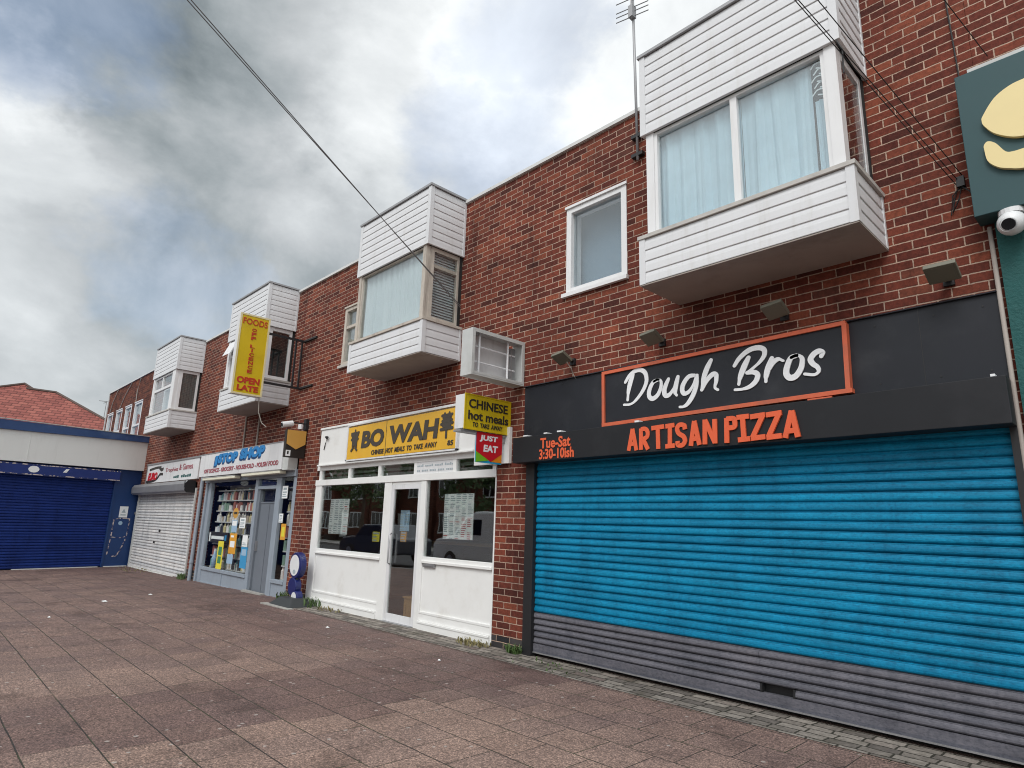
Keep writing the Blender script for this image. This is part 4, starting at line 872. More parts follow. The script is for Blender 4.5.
for k, c in enumerate(PC):
    mb = MB()
    if k % 3 == 0: mb.tube([(0, 0, 0), (0, 0, .15), (0, 0, .18), (0, 0, .23)], [.035, .035, .015, .015], 10)
    elif k % 3 == 1: mb.box(-.05, .05, -.03, .03, 0, .20)
    else: mb.cyl((0, 0, 0), (0, 0, .13), .04, 10)
    nm = ('bottle', 'packet', 'tin')[k % 3]; me = build(mb, nm, c); protos.append((me, nm))
rr = random.Random(5); first = set()
for (xa, xb, yy) in ((-15.92, -13.46, .21), (-12.07, -11.63, .21)):
    for z in SH[:-1]:
        x = xa
        while x < xb:
            k = rr.randrange(len(protos)); me, nm = protos[k]
            o = me if k not in first else me.copy()
            if k in first: COL.objects.link(o)
            first.add(k)
            o.location = (x, yy+rr.uniform(-.02, .03), z); o.scale = (rr.uniform(.8, 1.25), 1, rr.uniform(.75, 1.15)); o.rotation_euler = (0, 0, rr.uniform(-.2, .2))
            tag(o, {'bottle': 'small bottle among the goods on the store shelves', 'packet': 'upright packet among the goods on the store shelves', 'tin': 'tin among the goods on the store shelves'}[nm], nm, nm+'s on the store shelves' if nm != 'tin' else 'tins on the store shelves')
            x += rr.uniform(.08, .125)
for k, (me, nm) in enumerate(protos):
    if k not in first: bpy.data.objects.remove(me)
# printed cards on the glass
G = 'cards and posters in the store windows'
def card(x0, x1, z0, z1, mat, lb, inner=None, cat='poster', nm='poster', y=.0255):
    r = root(nm, ((x0+x1)/2, y, z0), lb, cat, G)
    build(MB().box(x0, x1, y, y+.003, z0, z1), 'sheet', M[mat], r)
    if inner:
        q = MB(); w_, h = x1-x0, z1-z0
        for a, b, c, d in inner[1]: q.box(x0+w_*a, x0+w_*b, y-.002, y-.0004, z0+h*c, z0+h*d)
        build(q, 'print', M[inner[0]], r)
LN = [(.12, .88, .12, .2), (.12, .7, .28, .35), (.12, .85, .45, .55), (.2, .8, .68, .86)]
card(-15.16, -14.83, .27, .87, 'sticker_yellow', 'tall yellow poster with green panel low in the store window', ('sticker_green', [(.2, .8, .2, .45), (.2, .8, .5, .8)]))
card(-14.52, -14.13, .63, 1.06, 'sticker_orange', 'orange poster in the middle of the store window', ('paper', [(.15, .8, .32, .62), (.15, .6, .8, .9)]))
card(-14.50, -14.19, 1.085, 1.34, 'sticker_pale', 'pale blue and white card above the orange poster', ('paper', [(.1, .9, .55, .95)]))
card(-14.06, -13.75, 1.18, 1.40, 'paper', 'white notice near the door edge of the store window', ('print', LN))
card(-13.80, -13.53, .81, 1.04, 'paper', 'white card on top of the tall blue one beside the store door', ('print', LN[:2]))
card(-13.81, -13.47, .37, .80, 'sticker_blue', 'tall bright blue card beside the store door', ('sticker_pale', [(.15, .85, .6, .9)]))
card(-14.55, -14.22, .42, .615, 'sticker_pale', 'light blue card under the orange poster')
card(-12.20+.08, -11.95, 1.33, 1.50, 'paper', 'white notice in the slim store window', ('print', LN))
card(-11.98, -11.77, 1.01, 1.31, 'sticker_orange', 'yellow orange poster in the slim store window', ('sticker_yellow', [(.2, .8, .2, .8)]))
card(-12.10, -11.86, 1.79, 2.03, 'paper', 'white sheet at the top of the slim store window', ('print', LN))
r = root('sticker', (-14.35, .025, 1.38), 'round gold sticker above the pale blue card in the store window', 'sticker', G)
mb = MB(); mb.prism([(-14.35+.15*math.cos(k*math.pi/10), .0255, 1.495+.115*math.sin(k*math.pi/10)) for k in range(20)], (0, .003, 0)); build(mb, 'sheet', M['gold'], r)
build(MB().box(-14.44, -14.26, .0235, .025, 1.47, 1.52), 'print', M['ink_brown'], r)
r = root('price_board', (-15.4, .2, .82), 'long black board with a white bar across the lower store window', 'board')
build(MB().box(-15.95, -14.80, .08, .12, .82, 1.06), 'board', M['ink'], r); build(MB().box(-15.80, -15.02, .072, .0795, .90, .97), 'bar', M['paper'], r); build(MB().box(-14.96, -14.86, .072, .0795, .88, 1.0), 'patch', M['sticker_blue'], r); build(MB().box(-15.94, -15.86, .072, .0795, .84, 1.04), 'end_patch', M['paper'], r)
thing(MB().tube([(-15.5, .10, .27), (-15.5, .10, .50), (-15.5, .10, .56), (-15.5, .10, .62)], [.055, .055, .03, .03], 14), 'water_bottle', M['sticker_pale'], 'big pale blue water bottle at the foot of the store window', 'bottle', smooth=True)

# tall yellow sign on a steel bracket
r = root('projecting_sign', (-11.7, 0, 3.6), 'tall yellow vertical sign with red lettering on a black steel bracket', 'projecting sign', 'projecting signs on the terrace')
xa, xb, ya, yb, z0, z1 = -11.80, -11.652, -1.345, -.782, 3.62, 5.165
build(MB().box(xa, xb, ya, yb, z0, z1), 'case', M['white_dirty'], r, bevel=.004)
build(MB().box(xb+.001, xb+.006, ya+.03, yb-.03, z0+.03, z1-.03), 'face', M['yellow_deep'], r)
build(MB().box(xb, xb+.013, ya-.003, ya+.0295, z0-.002, z1+.002).box(xb, xb+.013, yb-.0295, yb+.003, z0-.002, z1+.002).box(xb, xb+.013, ya+.03, yb-.03, z0-.002, z0+.0295).box(xb, xb+.013, ya+.03, yb-.03, z1-.0295, z1+.002), 'edge_trim', M['cream_edge'], r)
F = RIGHT(xb+.006); ym = (ya+yb)/2
lettering('lettering', 'FOODS', M['ink_brown'] if False else M['red_ink'], r, F, ya+.055, yb-.045, 4.965, 5.085, bold=.012)
zt = 4.925
for ch in 'OFF': zt -= .082; lettering('lettering', ch, M['red_ink'], r, F, ym-.045, ym+.045, zt, zt+.064, bold=.03)
zt -= .075
for ch in 'LICENCE':
    zt -= .081; lettering('lettering', ch, M['red_ink'], r, F, ym-.045 if ch != 'I' else ym-.013, ym+.045 if ch != 'I' else ym+.013, zt, zt+.063, bold=.03)
lettering('lettering', 'OPEN', M['red_ink'], r, F, ya+.07, yb-.07, 3.83, 3.955, bold=.045)
lettering('lettering', 'LATE', M['red_ink'], r, F, ya+.09, yb-.08, 3.69, 3.80, bold=.045)
bk = MB()
for z in (3.93, 4.90): bk.box(-11.74, -11.70, yb, -.001, z-.02, z+.02); bk.box(-11.72, -11.20, -.04, -.001, z-.018, z+.018)
bk.box(-11.74, -11.71, -.20, -.17, 3.95, 4.88); bk.box(-11.74, -11.71, -.075, -.045, 3.95, 4.88)
build(bk, 'bracket', M['blacksteel'], r)
build(MB().tube([(-11.70, -.80, 3.62), (-11.71, -.78, 3.35), (-11.70, -.70, 3.15), (-11.66, -.62, 3.08)], .008), 'flex', M['palecable'], r)

# gold shield sign and small camera
r = root('projecting_sign', (-11.2, 0, 2.5), 'dark projecting sign with a gold shield beside the convenience store', 'projecting sign', 'projecting signs on the terrace')
build(MB().box(-11.29, -11.21, -.405, -.02, 2.515, 3.03), 'case', M['browndark'], r, bevel=.004)
build(MB().prism([(-11.209, -.395, 3.02), (-11.209, -.03, 3.025), (-11.209, -.03, 2.775), (-11.209, -.205, 2.668), (-11.209, -.39, 2.76)], (.012, 0, 0)), 'shield', M['gold'], r)
build(MB().box(-11.2095, -11.206, -.39, -.30, 2.535, 2.645), 'sticker', M['paper'], r); build(MB().box(-11.2055, -11.203, -.365, -.335, 2.57, 2.625), 'sticker_mark', M['ink'], r)
build(MB().box(-11.27, -11.23, -.0195, -.001, 2.85, 2.95), 'bracket', M['blacksteel'], r)
r = root('security_camera', (-11.25, 0, 3.1), 'small white camera on an arm above the gold shield sign', 'camera', 'security cameras')
build(MB().cyl((-11.24, -.50, 3.10), (-11.24, -.30, 3.15), .055, 12), 'camera_body', M['plastic'], r, smooth=False); build(MB().cyl((-11.24, -.512, 3.097), (-11.24, -.501, 3.0998), .035, 12), 'camera_lens', M['lens'], r)
build(MB().box(-11.26, -11.23, -.30, -.02, 3.16, 3.18), 'arm', M['blacksteel'], r); build(MB().cyl((-11.24, -.14, 3.06), (-11.24, -.14, 3.15), .05, 10), 'sensor', M['plastic'], r); build(MB().box(-11.29, -11.19, -.06, -.001, 3.05, 3.26), 'wall_plate', M['blacksteel'], r)
thing(MB().cyl((-14.3, -.02, 2.90), (-14.3, -.02, 3.64), .02, 8), 'conduit', M['soffit'], 'left thin brown conduit under the bay above the convenience store', 'pipe', 'conduits on the brick')
thing(MB().cyl((-13.55, -.02, 2.90), (-13.55, -.02, 3.64), .02, 8), 'conduit', M['soffit'], 'right thin brown conduit under the bay above the convenience store', 'pipe', 'conduits on the brick')

# blue pavement sign
r = root('pavement_sign', (-10.52, -.30, gz(-10.6)), 'blue pavement sign of stacked discs on a black rubber base', 'pavement sign')
zb = gz(-10.6)
b = MB().hexa([(-10.93, -.55, zb), (-10.12, -.55, zb), (-10.12, -.08, zb), (-10.93, -.08, zb), (-10.76, -.42, zb+.13), (-10.28, -.42, zb+.13), (-10.28, -.16, zb+.13), (-10.76, -.16, zb+.13)])
build(b, 'base', M['blackrubber'], r, bevel=.02)
def disc(cx, cz, rad, white, depth=.11, y=-.30):
    e = MB(); ring = [(cx+rad*math.cos(k*math.pi/16), y, cz+rad*math.sin(k*math.pi/16)) for k in range(32)]
    e.prism(ring, (0, depth, 0)); o = build(e, 'disc', M['deepblue'], r, bevel=.012)
    if white:
        e = MB().prism([(cx-.015+rad*.80*math.cos(k*math.pi/14), y-.004, cz+rad*.80*math.sin(k*math.pi/14)) for k in range(28)], (0, .0035, 0)); f_ = build(e, 'face', M['plastic'], o)
    return o
o = disc(-10.55, .635, .215, True)
e = MB().prism([(-10.55+.05*math.cos(k*math.pi/8), -.3065, .53+.035*math.sin(k*math.pi/8)) for k in range(16)], (0, .002, 0)); build(e, 'emblem', M['print'], o)
disc(-10.60, .285, .150, False); disc(-10.47, .115, .11, True)
build(MB().cyl((-10.52, -.255, zb+.1), (-10.52, -.255, .55), .025, 10), 'post', M['blackrubber'], r)

# ------------------------------------------------------------------ 4. lock-up shop with white shutter
r = root('shop_building', (-19.5, 0, 0), 'brick shop with closed white roller shutter beside the convenience store', 'shop', 'brick shops in the terrace')
shell(r, -22.42, -16.702, [(-22.25, -17.06, -.4, 2.25), (-21.33, -20.43, 4.12, 5.25)])
bay(r, -17.925, 'toplights', 2.12); small_window(r, -21.328, -20.432, 4.122, 5.248)
mb = MB()
for k in range(9): mb.box(-17.99, -17.985, -.62+k*.065, -.56+k*.065, 4.16, 5.20)
thing(mb, 'window_blind', M['blind'], 'dark vertical blind in the farthest bay window', 'blind')
sh = MB(); slats(sh, -22.24, -17.07, -.115, 2.02, .078, .02); s_ = build(sh, 'roller_shutter', M['shut_white'], r)
build(MB().cyl((-19.62, .0, .98), (-19.62, -.03, .98), .035, 10), 'lock', M['blacksteel'], s_); build(MB().cyl((-20.0, 0, .66), (-20.0, -.03, .66), .03, 10), 'lock', M['blacksteel'], s_)
build(MB().box(-22.30, -22.241, -.03, .05, -.3, 2.1), 'guide_rail', M['galv_frame'], s_); build(MB().box(-17.069, -17.0, -.03, .05, -.3, 2.1), 'guide_rail', M['galv_frame'], s_)
build(MB().box(-22.24, -17.07, -.02, .05, -.3, -.116), 'threshold', M['fascia_white'], s_)
pr = [(-.004, 1.985), (-.20, 1.985), (-.25, 2.03), (-.25, 2.20), (-.19, 2.285), (-.004, 2.285)]
build(MB().prism([(-22.28, y, z) for y, z in pr], (5.10, 0, 0)), 'shutter_box', M['galv'], r, bevel=.006)
build(MB().prism([(-17.179, y, z) for y, z in [(-.004, 1.98), (-.205, 1.98), (-.256, 2.03), (-.256, 2.20), (-.19, 2.29), (-.004, 2.29)]], (.02, 0, 0)).box(-17.22, -17.159, -.262, -.2565, 2.10, 2.27), 'end_plate', M['blacksteel'], r)
build(MB().cyl((-16.55, -.05, -.2), (-16.55, -.05, 2.9), .045, 10).cyl((-16.55, -.05, .3), (-16.55, -.05, .36), .055, 10), 'downpipe', M['greyframe'], r, smooth=False)
r = root('shop_sign', (-19.4, -.04, 2.33), 'grubby white fascia sign with red and black logo over the white shutter', 'shop sign', 'shop fascia signs')
build(MB().box(-21.60, -16.98, -.05, -.003, 2.33, 2.86), 'panel', M['white_dirty'], r); build(MB().box(-21.66, -16.72, -.07, -.002, 2.861, 2.905).box(-21.66, -21.601, -.06, -.002, 2.29, 2.86), 'frame', M['galv'], r)
F = FRONT(-.05)
lettering('lettering', 'EURO', M['red'], r, F, -21.45, -20.50, 2.40, 2.63, bold=.06, shear=.25)
sw = MB(); strokes(sw, F, [(.035, [(-21.35, 2.72), (-20.7, 2.76), (-20.25, 2.755)]), (.045, [(-20.35, 2.74), (-20.15, 2.68), (-20.02, 2.70)]), (.035, [(-21.55, 2.37), (-20.9, 2.38), (-20.5, 2.44), (-20.25, 2.55), (-20.0, 2.55)])], .001, .004)
build(sw, 'swoosh', M['ink'], r)
lettering('lettering', 'Trophies', M['maroon_ink'], r, F, -19.75, -18.62, 2.56, 2.70, bold=.005); lettering('lettering', '& Games', M['maroon_ink'], r, F, -18.52, -17.42, 2.60, 2.76, bold=.005)
ds = MB()
for k in range(9): ds.box(-18.95+k*.165, -18.82+k*.165, -.053, -.0505, 2.40, 2.45+.012*(k % 3)) if k != 3 else None
build(ds, 'small_print', M['teal_stucco'], r)

# ------------------------------------------------------------------ 5. far brick end
r = root('shop_building', (-25.7, 0, 0), 'far brick end of the terrace with four narrow white windows', 'building', 'brick shops in the terrace')
shell(r, -29.03, -22.422, [(x0, x1, 3.9, 5.20) for x0, x1 in ((-28.75, -27.85), (-27.35, -26.45), (-26.0, -25.12), (-24.72, -23.72))], 'brick_far')
for x0, x1 in ((-28.75, -27.85), (-27.35, -26.45), (-26.0, -25.12), (-24.72, -23.72)): small_window(r, x0+.002, x1-.002, 3.902, 5.198, trans=[(4.38, .06, x0+.08, x1-.08)])
build(MB().box(-29.06, -28.98, -.03, .1, 3.5, 6.08), 'edge_trim', M['coping'], r)
for a, b, c, d, lb in ((-27.6, 6.05, -28.4, 5.25, 'pale loose cable on the far brick end, left strand'), (-25.6, 6.05, -26.9, 5.2, 'pale loose cable on the far brick end, middle strand'), (-24.4, 6.05, -24.6, 5.22, 'pale loose cable on the far brick end, right strand')):
    thing(MB().tube([(a, -.02, b), ((a+c)/2-.1, -.03, (b+d)/2), (c, -.02, d)], .014, 6), 'loose_cable', M['palecable'], lb, 'cable', 'loose cables on the far brick end')

# ------------------------------------------------------------------ 6. low blue building
ang = math.atan2(-.977, .214)
r = root('blue_building', (-22.40, .05, -.15), 'low building with navy shutter, pale fascia and blue roof edge', 'building', None, ang)
# local frame: +x along its front away from the terrace, +y outwards (towards the camera), z from the ground
zo = .15
def lb(mb, s0, s1, o0, o1, z0, z1, mi=0): return mb.box(s0, s1, o0, o1, z0+zo, z1+zo, mi)
LW = 5.0
w = MB(); lb(w, .02, .77, -7, -.002, -.35, 3.55); lb(w, .77, LW, -7, -.12, -.35, 3.55)
build(w, 'wall', M['navy'], r, local=True)
f = MB(); f.hexa([(.0, -.10, 2.735+zo), (LW, -.10, 2.70+zo), (LW, .14, 2.70+zo), (.0, .14, 2.735+zo), (.0, -.10, 3.62+zo), (LW, -.10, 3.50+zo), (LW, .14, 3.50+zo), (.0, .14, 3.62+zo)]); lb(f, 3.2, 3.215, .1399, .146, 2.74, 3.52); lb(f, -.005, .05, .141, .15, 2.735, 3.6)
build(f, 'fascia_board', M['fascia_white'], r, local=True)
e = MB(); e.hexa([(-.30, -7, 3.55+zo), (LW, -7, 3.55+zo), (LW, .20, 3.505+zo), (-.02, .20, 3.625+zo), (-.30, -7, 3.80+zo), (LW, -7, 3.80+zo), (LW, .20, 3.78+zo), (-.02, .20, 3.80+zo)])
build(e, 'roof_edge', M['blue_edge'], r, local=True)
build(lb(MB(), .0, LW, .12, .215, 3.802, 3.82), 'roof_trim', M['galv_frame'], r, local=True)
h = MB(); h.prism([(.76, .004, 2.36+zo), (.76, .16, 2.36+zo), (.76, .17, 2.40+zo), (.76, .17, 2.66+zo), (.76, .004, 2.69+zo)], (LW-.77, 0, 0)); build(h, 'shutter_box', M['navy_chip'], r, local=True)
build(MB().box(.76, LW, .1705, .1735, 2.637+zo, 2.662+zo), 'chipped_edge', M['chip_edge'], r, local=True); build(MB().box(.76, LW, .1705, .1735, 2.375+zo, 2.40+zo), 'chipped_edge', M['chip_edge'], r, local=True)
s = MB(); slats(s, .82, LW, zo-.12, zo+2.37, .075, 0, .014, P=lambda a, o, z: (a, -.03+o, z)); s_ = build(s, 'roller_shutter', M['shut_navy'], r, local=True)
build(lb(MB(), .772, .818, -.06, .02, -.35, 2.36), 'guide_rail', M['navy'], s_, local=True)
build(lb(lb(MB(), .1, .75, -.002, .03, -.3, -.12), .9, 3, -.04, .02, -.3, -.125), 'foot_trim', M['fascia_white'], r, local=True)
n = MB(); lb(n, .30, .54, -.001, .008, 1.30, 1.63); n_ = build(n, 'notice', M['paper'], r, local=True)
q = MB(); q.prism([(.36, .0085, 1.44+zo), (.42, .0085, 1.56+zo), (.48, .0085, 1.44+zo)], (0, .002, 0)); lb(q, .35, .5, .0085, .0105, 1.36, 1.39); build(q, 'print', M['print'], n_, local=True)
tr = MB(); F2 = lambda a, z, o: (a, -.002+o, z+zo)
strokes(tr, F2, [(.016, [(.66, 1.25), (.665, .8), (.70, .22)]), (.012, [(.66, 1.25), (.4, 1.275), (.21, 1.26)]), (.014, [(.21, 1.26), (.23, .75), (.29, .50)]), (.010, [(.665, .72), (.4, .70), (.24, .74)]), (.015, [(.29, .50), (.38, .27), (.45, .17), (.58, .16)])], .0005, .003)
build(tr, 'old_sticker_edge', M['chip_edge'], r, local=True)
q = MB(); q.prism([(.46+.06*math.cos(k*math.pi/8), .0, 1.13+zo+.06*math.sin(k*math.pi/8)) for k in range(16)], (0, .004, 0)); build(q, 'paint_spot', M['sticker_pale'], r, local=True)
q = MB(); q.prism([(3.0+.13*math.cos(k*math.pi/8), .171, 2.53+zo+.09*math.sin(k*math.pi/8)) for k in range(16)], (0, .004, 0)); build(q, 'paint_spot', M['paper'], r, local=True); q = MB(); q.prism([(2.2, .171, 2.50+zo), (2.29, .171, 2.50+zo), (2.22, .171, 2.60+zo), (2.14, .171, 2.60+zo)], (0, .004, 0)); build(q, 'paint_spot', M['paper'], r, local=True)
c = MB(); lb(c, .02, .10, .0, .06, 1.40, 1.47); build(c, 'junction_box', M['galv'], r, local=True)

# house with red tiled roof behind it
r = root('house', (-46, -4, 0), 'house with a red tiled hipped roof behind the blue building', 'house')
zr, ze = 8.32, 5.35
w = MB().box(-51, -41.3, -12, 3.9, -.3, ze+.05); build(w, 'wall', M['brick_far'], r)
rf = MB(); a, b = (-45.2, -1.05, zr), (-45.2, .25, zr)
E_ = [(-51.5, -12.5, ze), (-40.8, -12.5, ze), (-40.8, 4.6, ze), (-51.5, 4.6, ze)]
a2 = (-45.2, -1.2, zr)
rf.face([E_[1], E_[2], b, a2]); rf.face([E_[2], E_[3], b]); rf.face([E_[3], E_[0], a2, b]); rf.face([E_[0], E_[1], a2])
pk = (-46.0, -1.25, 8.72); k0 = [(-48.5, -7., 6.4), (-43.4, -7., 6.4), (-44.7, 0.6, 7.4), (-48.5, 0.3, 6.4)]
for i in range(4): rf.face([k0[i], k0[(i+1) % 4], pk])
build(rf, 'roof', M['tiles'], r)
build(MB().tube([a2, b], .10, 6).tube([b, E_[2]], .09, 6).tube([pk, k0[2]], .08, 6).tube([pk, k0[1]], .08, 6), 'ridge_tile', M['slate'], r)
build(MB().box(-51.6, -40.7, -12.6, 4.7, ze-.25, ze-.02), 'eaves', M['fascia_white'], r)
r = root('television_aerial', (-44, 3.5, 6), 'tiny aerial beyond the red tiled roof', 'aerial')
build(MB().cyl((-46, 3.0, 5.4), (-46, 3.0, 8.35), .02, 6), 'mast', M['lead'], r); build(MB().box(-46.02, -45.98, 2.6, 3.4, 8.30, 8.33).box(-46.3, -45.7, 2.9, 2.93, 8.22, 8.24).box(-46.3, -45.7, 3.2, 3.23, 8.25, 8.27), 'rod', M['alu'], r)

# ------------------------------------------------------------------ 7. teal shop on the right
r = root('shop_building', (2.2, 0, 0), 'teal rendered shop at the right edge with brick above', 'shop', 'brick shops in the terrace')
shell(r, -.60, 5.0, [])
build(MB().box(-.612, 5.0, -.05, -.002, -.1, 3.62), 'render', M['teal_stucco'], r)
build(MB().cyl((-.645, -.035, -.05), (-.645, -.035, 3.60), .015, 8), 'pipe', M['soffit'], r, smooth=True)
r = root('shop_sign', (1.0, -.2, 3.6), 'dark teal sign board with raised cream shapes at the right edge', 'shop sign', 'shop fascia signs')
build(MB().box(-.70, 2.9, -.205, -.004, 3.635, 4.775), 'board', M['teal'], r, bevel=.004)
build(MB().box(-.62, 2.9, -.19, -.003, 4.776, 4.81), 'capping', M['galv_frame'], r)
up = [(-0.3, 4.54), (-0.393, 4.527), (-0.488, 4.473), (-0.564, 4.368), (-0.574, 4.33), (-0.566, 4.29), (-0.518, 4.21), (-0.437, 4.144), (-0.364, 4.116), (-.25, 4.11)]
lo = [(-0.375, 4.024), (-0.43, 4.025), (-0.471, 4.043), (-0.516, 4.126), (-0.557, 4.16), (-0.582, 4.14), (-0.584, 4.10), (-0.574, 4.012), (-0.526, 3.946), (-0.465, 3.91), (-0.391, 3.882), (-.25, 3.875)]
def sym(p, c): return p+[(2*c-x, z) for x, z in p[::-1]]
for p in (sym(up, .05), sym(lo, .05)):
    c = catmull([Vector(q) for q in p+[p[0]]], 5); build(MB().prism([(q.x, -.2365, q.y) for q in c[:-1]], (0, .031, 0)), 'raised_shape', M['cream'], r)
r = root('security_camera', (-.5, -.16, 3.5), 'white dome camera under the teal sign', 'camera', 'security cameras')
build(MB().cyl((-.50, -.15, 3.60), (-.50, -.15, 3.634), .075, 18), 'mount', M['plastic'], r)
build(MB().ball((-.505, -.17, 3.535), .085, 20), 'camera_body', M['plastic'], r, smooth=True)
dv = (Vector((-.12, -.9, -.38))).normalized(); c0 = Vector((-.505, -.17, 3.535))
build(MB().cyl(c0+dv*.062, c0+dv*.088, .040, 18), 'camera_lens', M['lens'], r); build(MB().tube([c0+dv*.078, c0+dv*.094], .050, 18, cap=False), 'lens_ring', M['plastic'], r, smooth=True)

# ------------------------------------------------------------------ cables
PT = Vector((-3.72, -12.0, 8.9))
r = root('utility_pole', (-3.72, -12.0, -.13), 'wooden pole on the street side carrying the overhead cables', 'pole')
build(MB().tube([(-3.72, -12, -.2), (-3.72, -12, 9.2)], [.15, .11], 12), 'post', M['bark'], r, smooth=True); build(MB().box(-3.92, -3.52, -12.05, -11.95, 8.75, 8.87), 'cross_arm', M['galv'], r)
def cable(a, b, sag, rad, mat, lb, g='overhead cables'):
    a, b = Vector(a), Vector(b); pts = []
    for k in range(25):
        t = k/24; p = a.lerp(b, t); p.z -= sag*4*t*(1-t); pts.append(p)
    thing(MB().tube(pts, rad, 6), 'overhead_cable', M[mat], lb, 'cable', g)
cable((-6.735, -.02, 4.47), PT+Vector((.10, 0, 0)), .02, .0055, 'cable', 'upper overhead cable crossing the sky to the weathered bay')
cable((-6.72, -.02, 4.43), PT+Vector((.27, 0, 0)), .02, .0055, 'cable', 'lower overhead cable crossing the sky to the weathered bay')
cable((-.784, -.01, 4.03), PT+Vector((-.02, 0, .0)), .02, .0034, 'blackcable', 'outer black cable crossing the corner of the nearest bay')
cable((-.80, -.01, 4.00), PT+Vector((.06, 0, -.03)), .02, .0034, 'blackcable', 'middle black cable crossing the corner of the nearest bay')
cable((-.76, -.01, 4.07), PT+Vector((.35, 0, -.1)), .02, .0034, 'blackcable', 'inner black cable running past the side of the nearest bay')
cable((-.506, -.01, 4.97), PT+Vector((.5, 0, .1)), .02, .0034, 'blackcable', 'black cable reaching the brick above the teal sign')
thing(MB().tube([(-.694, -.012, 4.84), (-.70, -.012, 5.2), (-.72, -.012, 6.08)], .006, 6), 'wall_cable', M['blackcable'], 'black cable clipped down the brick to the teal sign corner', 'cable', 'cables on the brick')
thing(MB().box(-.80, -.75, -.045, -.001, 3.98, 4.06), 'junction_box', M['blacksteel'], 'small black box where the cables meet the brick', 'box')
thing(MB().tube([(-.775, -.02, 3.98), (-.80, -.03, 3.88), (-.845, -.02, 3.80), (-.83, -.015, 3.90), (-.80, -.02, 3.97)], .006, 6).tube([(-.775, -.02, 3.99), (-.73, -.025, 3.93), (-.70, -.02, 3.86)], .006, 6).tube([(-.78, -.02, 3.985), (-.835, -.02, 3.93), (-.86, -.015, 3.78)], .005, 6), 'wall_cable', M['blackcable'], 'tangle of black cable below the small black box', 'cable', 'cables on the brick')
thing(MB().tube([(-1.34, -.66, 5.22), (-1.30, -.67, 5.10), (-1.31, -.66, 4.9)], .006, 6), 'wall_cable', M['blackcable'], 'short black cable at the corner of the nearest bay', 'cable', 'cables on the brick')

# ------------------------------------------------------------------ weeds and litter
def weed(x, y, n, h, spread, mat, lb, seed):
    rr = random.Random(seed); mb = MB(); z = gz(x)
    for k in range(n):
        a = rr.uniform(0, 6.28); d = spread*rr.random()**.6; px, py = x+d*math.cos(a), min(-.015, y+d*.5*math.sin(a)); hh = h*rr.uniform(.35, 1.); b = rr.uniform(0, 6.28); le = hh*rr.uniform(.3, 1.)
        w_ = rr.uniform(.004, .010); t = Vector((math.cos(b), math.sin(b)*.7, 0)); s = Vector((-t.y, t.x, 0))*w_; p0 = Vector((px, py, z)); p1 = p0+t*le*.4+Vector((0, 0, hh*.7)); p2 = p0+t*le+Vector((0, 0, hh))
        if p2.y > -.01: p2.y = -.01
        if p1.y > -.01: p1.y = -.01
        mb.face([p0-s, p0+s, p1+s*1.3, p1-s*1.3]); mb.face([p1-s*1.3, p1+s*1.3, p2])
    o = thing(mb, 'weed' if 'moss' not in lb else 'moss', M[mat], lb, 'weed', 'weeds along the foot of the shops')
    if 'moss' in lb: o['kind'] = 'stuff'
weed(-5.38, -.08, 90, .11, .10, 'weed', 'green weed at the foot of the black shutter post', 1)
weed(-6.05, -.10, 150, .07, .30, 'straw', 'straw coloured weeds at the foot of the brick pillar', 2)
weed(-10.25, -.12, 120, .16, .32, 'weed', 'green weeds right of the pavement sign', 3)
weed(-11.3, -.12, 70, .17, .18, 'weed', 'green weeds left of the pavement sign', 4)
weed(-9.6, -.08, 70, .06, .35, 'straw', 'dry weeds below the left takeaway window', 5)
weed(-17.0, -.10, 60, .16, .16, 'weed', 'weeds by the downpipe next to the white shutter', 6)
weed(-20.6, -.12, 80, .06, 1.0, 'straw', 'dry weeds along the foot of the white shutter', 7)
weed(-4.7, -.25, 40, .03, .5, 'weed', 'moss tufts in the setts before the blue shutter', 8)
for i, (x, y, s, lb_) in enumerate(((-12.6, -2.6, .07, 'flat white paper scrap far out on the paving'), (-13.4, -1.7, .05, 'white paper scrap on the paving towards the blue building'), (-8.05, -.95, .03, 'white scrap before the left takeaway window'), (-5.55, -1.0, .018, 'small white scrap near the brick pillar'), (-10.9, -3.6, .03, 'white scrap on the paving at the left edge'))):
    thing(MB().hexa([(x-s, y-s*.4, gz(x)+.005), (x+s, y-s*.3, gz(x)+.005), (x+s*.8, y+s*.5, gz(x)+.006), (x-s*.9, y+s*.4, gz(x)+.006), (x-s, y-s*.4, gz(x)+.010), (x+s, y-s*.3, gz(x)+.014), (x+s*.8, y+s*.5, gz(x)+.012), (x-s*.9, y+s*.4, gz(x)+.018)]), 'paper_scrap', M['paper'], lb_, 'litter', 'paper scraps on the paving')
thing(MB().box(-11.05, -10.0, -.62, -.50, gz(-10.5)-.02, gz(-10.5)+.012), 'stone_slab', M['concrete'], 'pale flat slab edge in front of the pavement sign', 'slab')

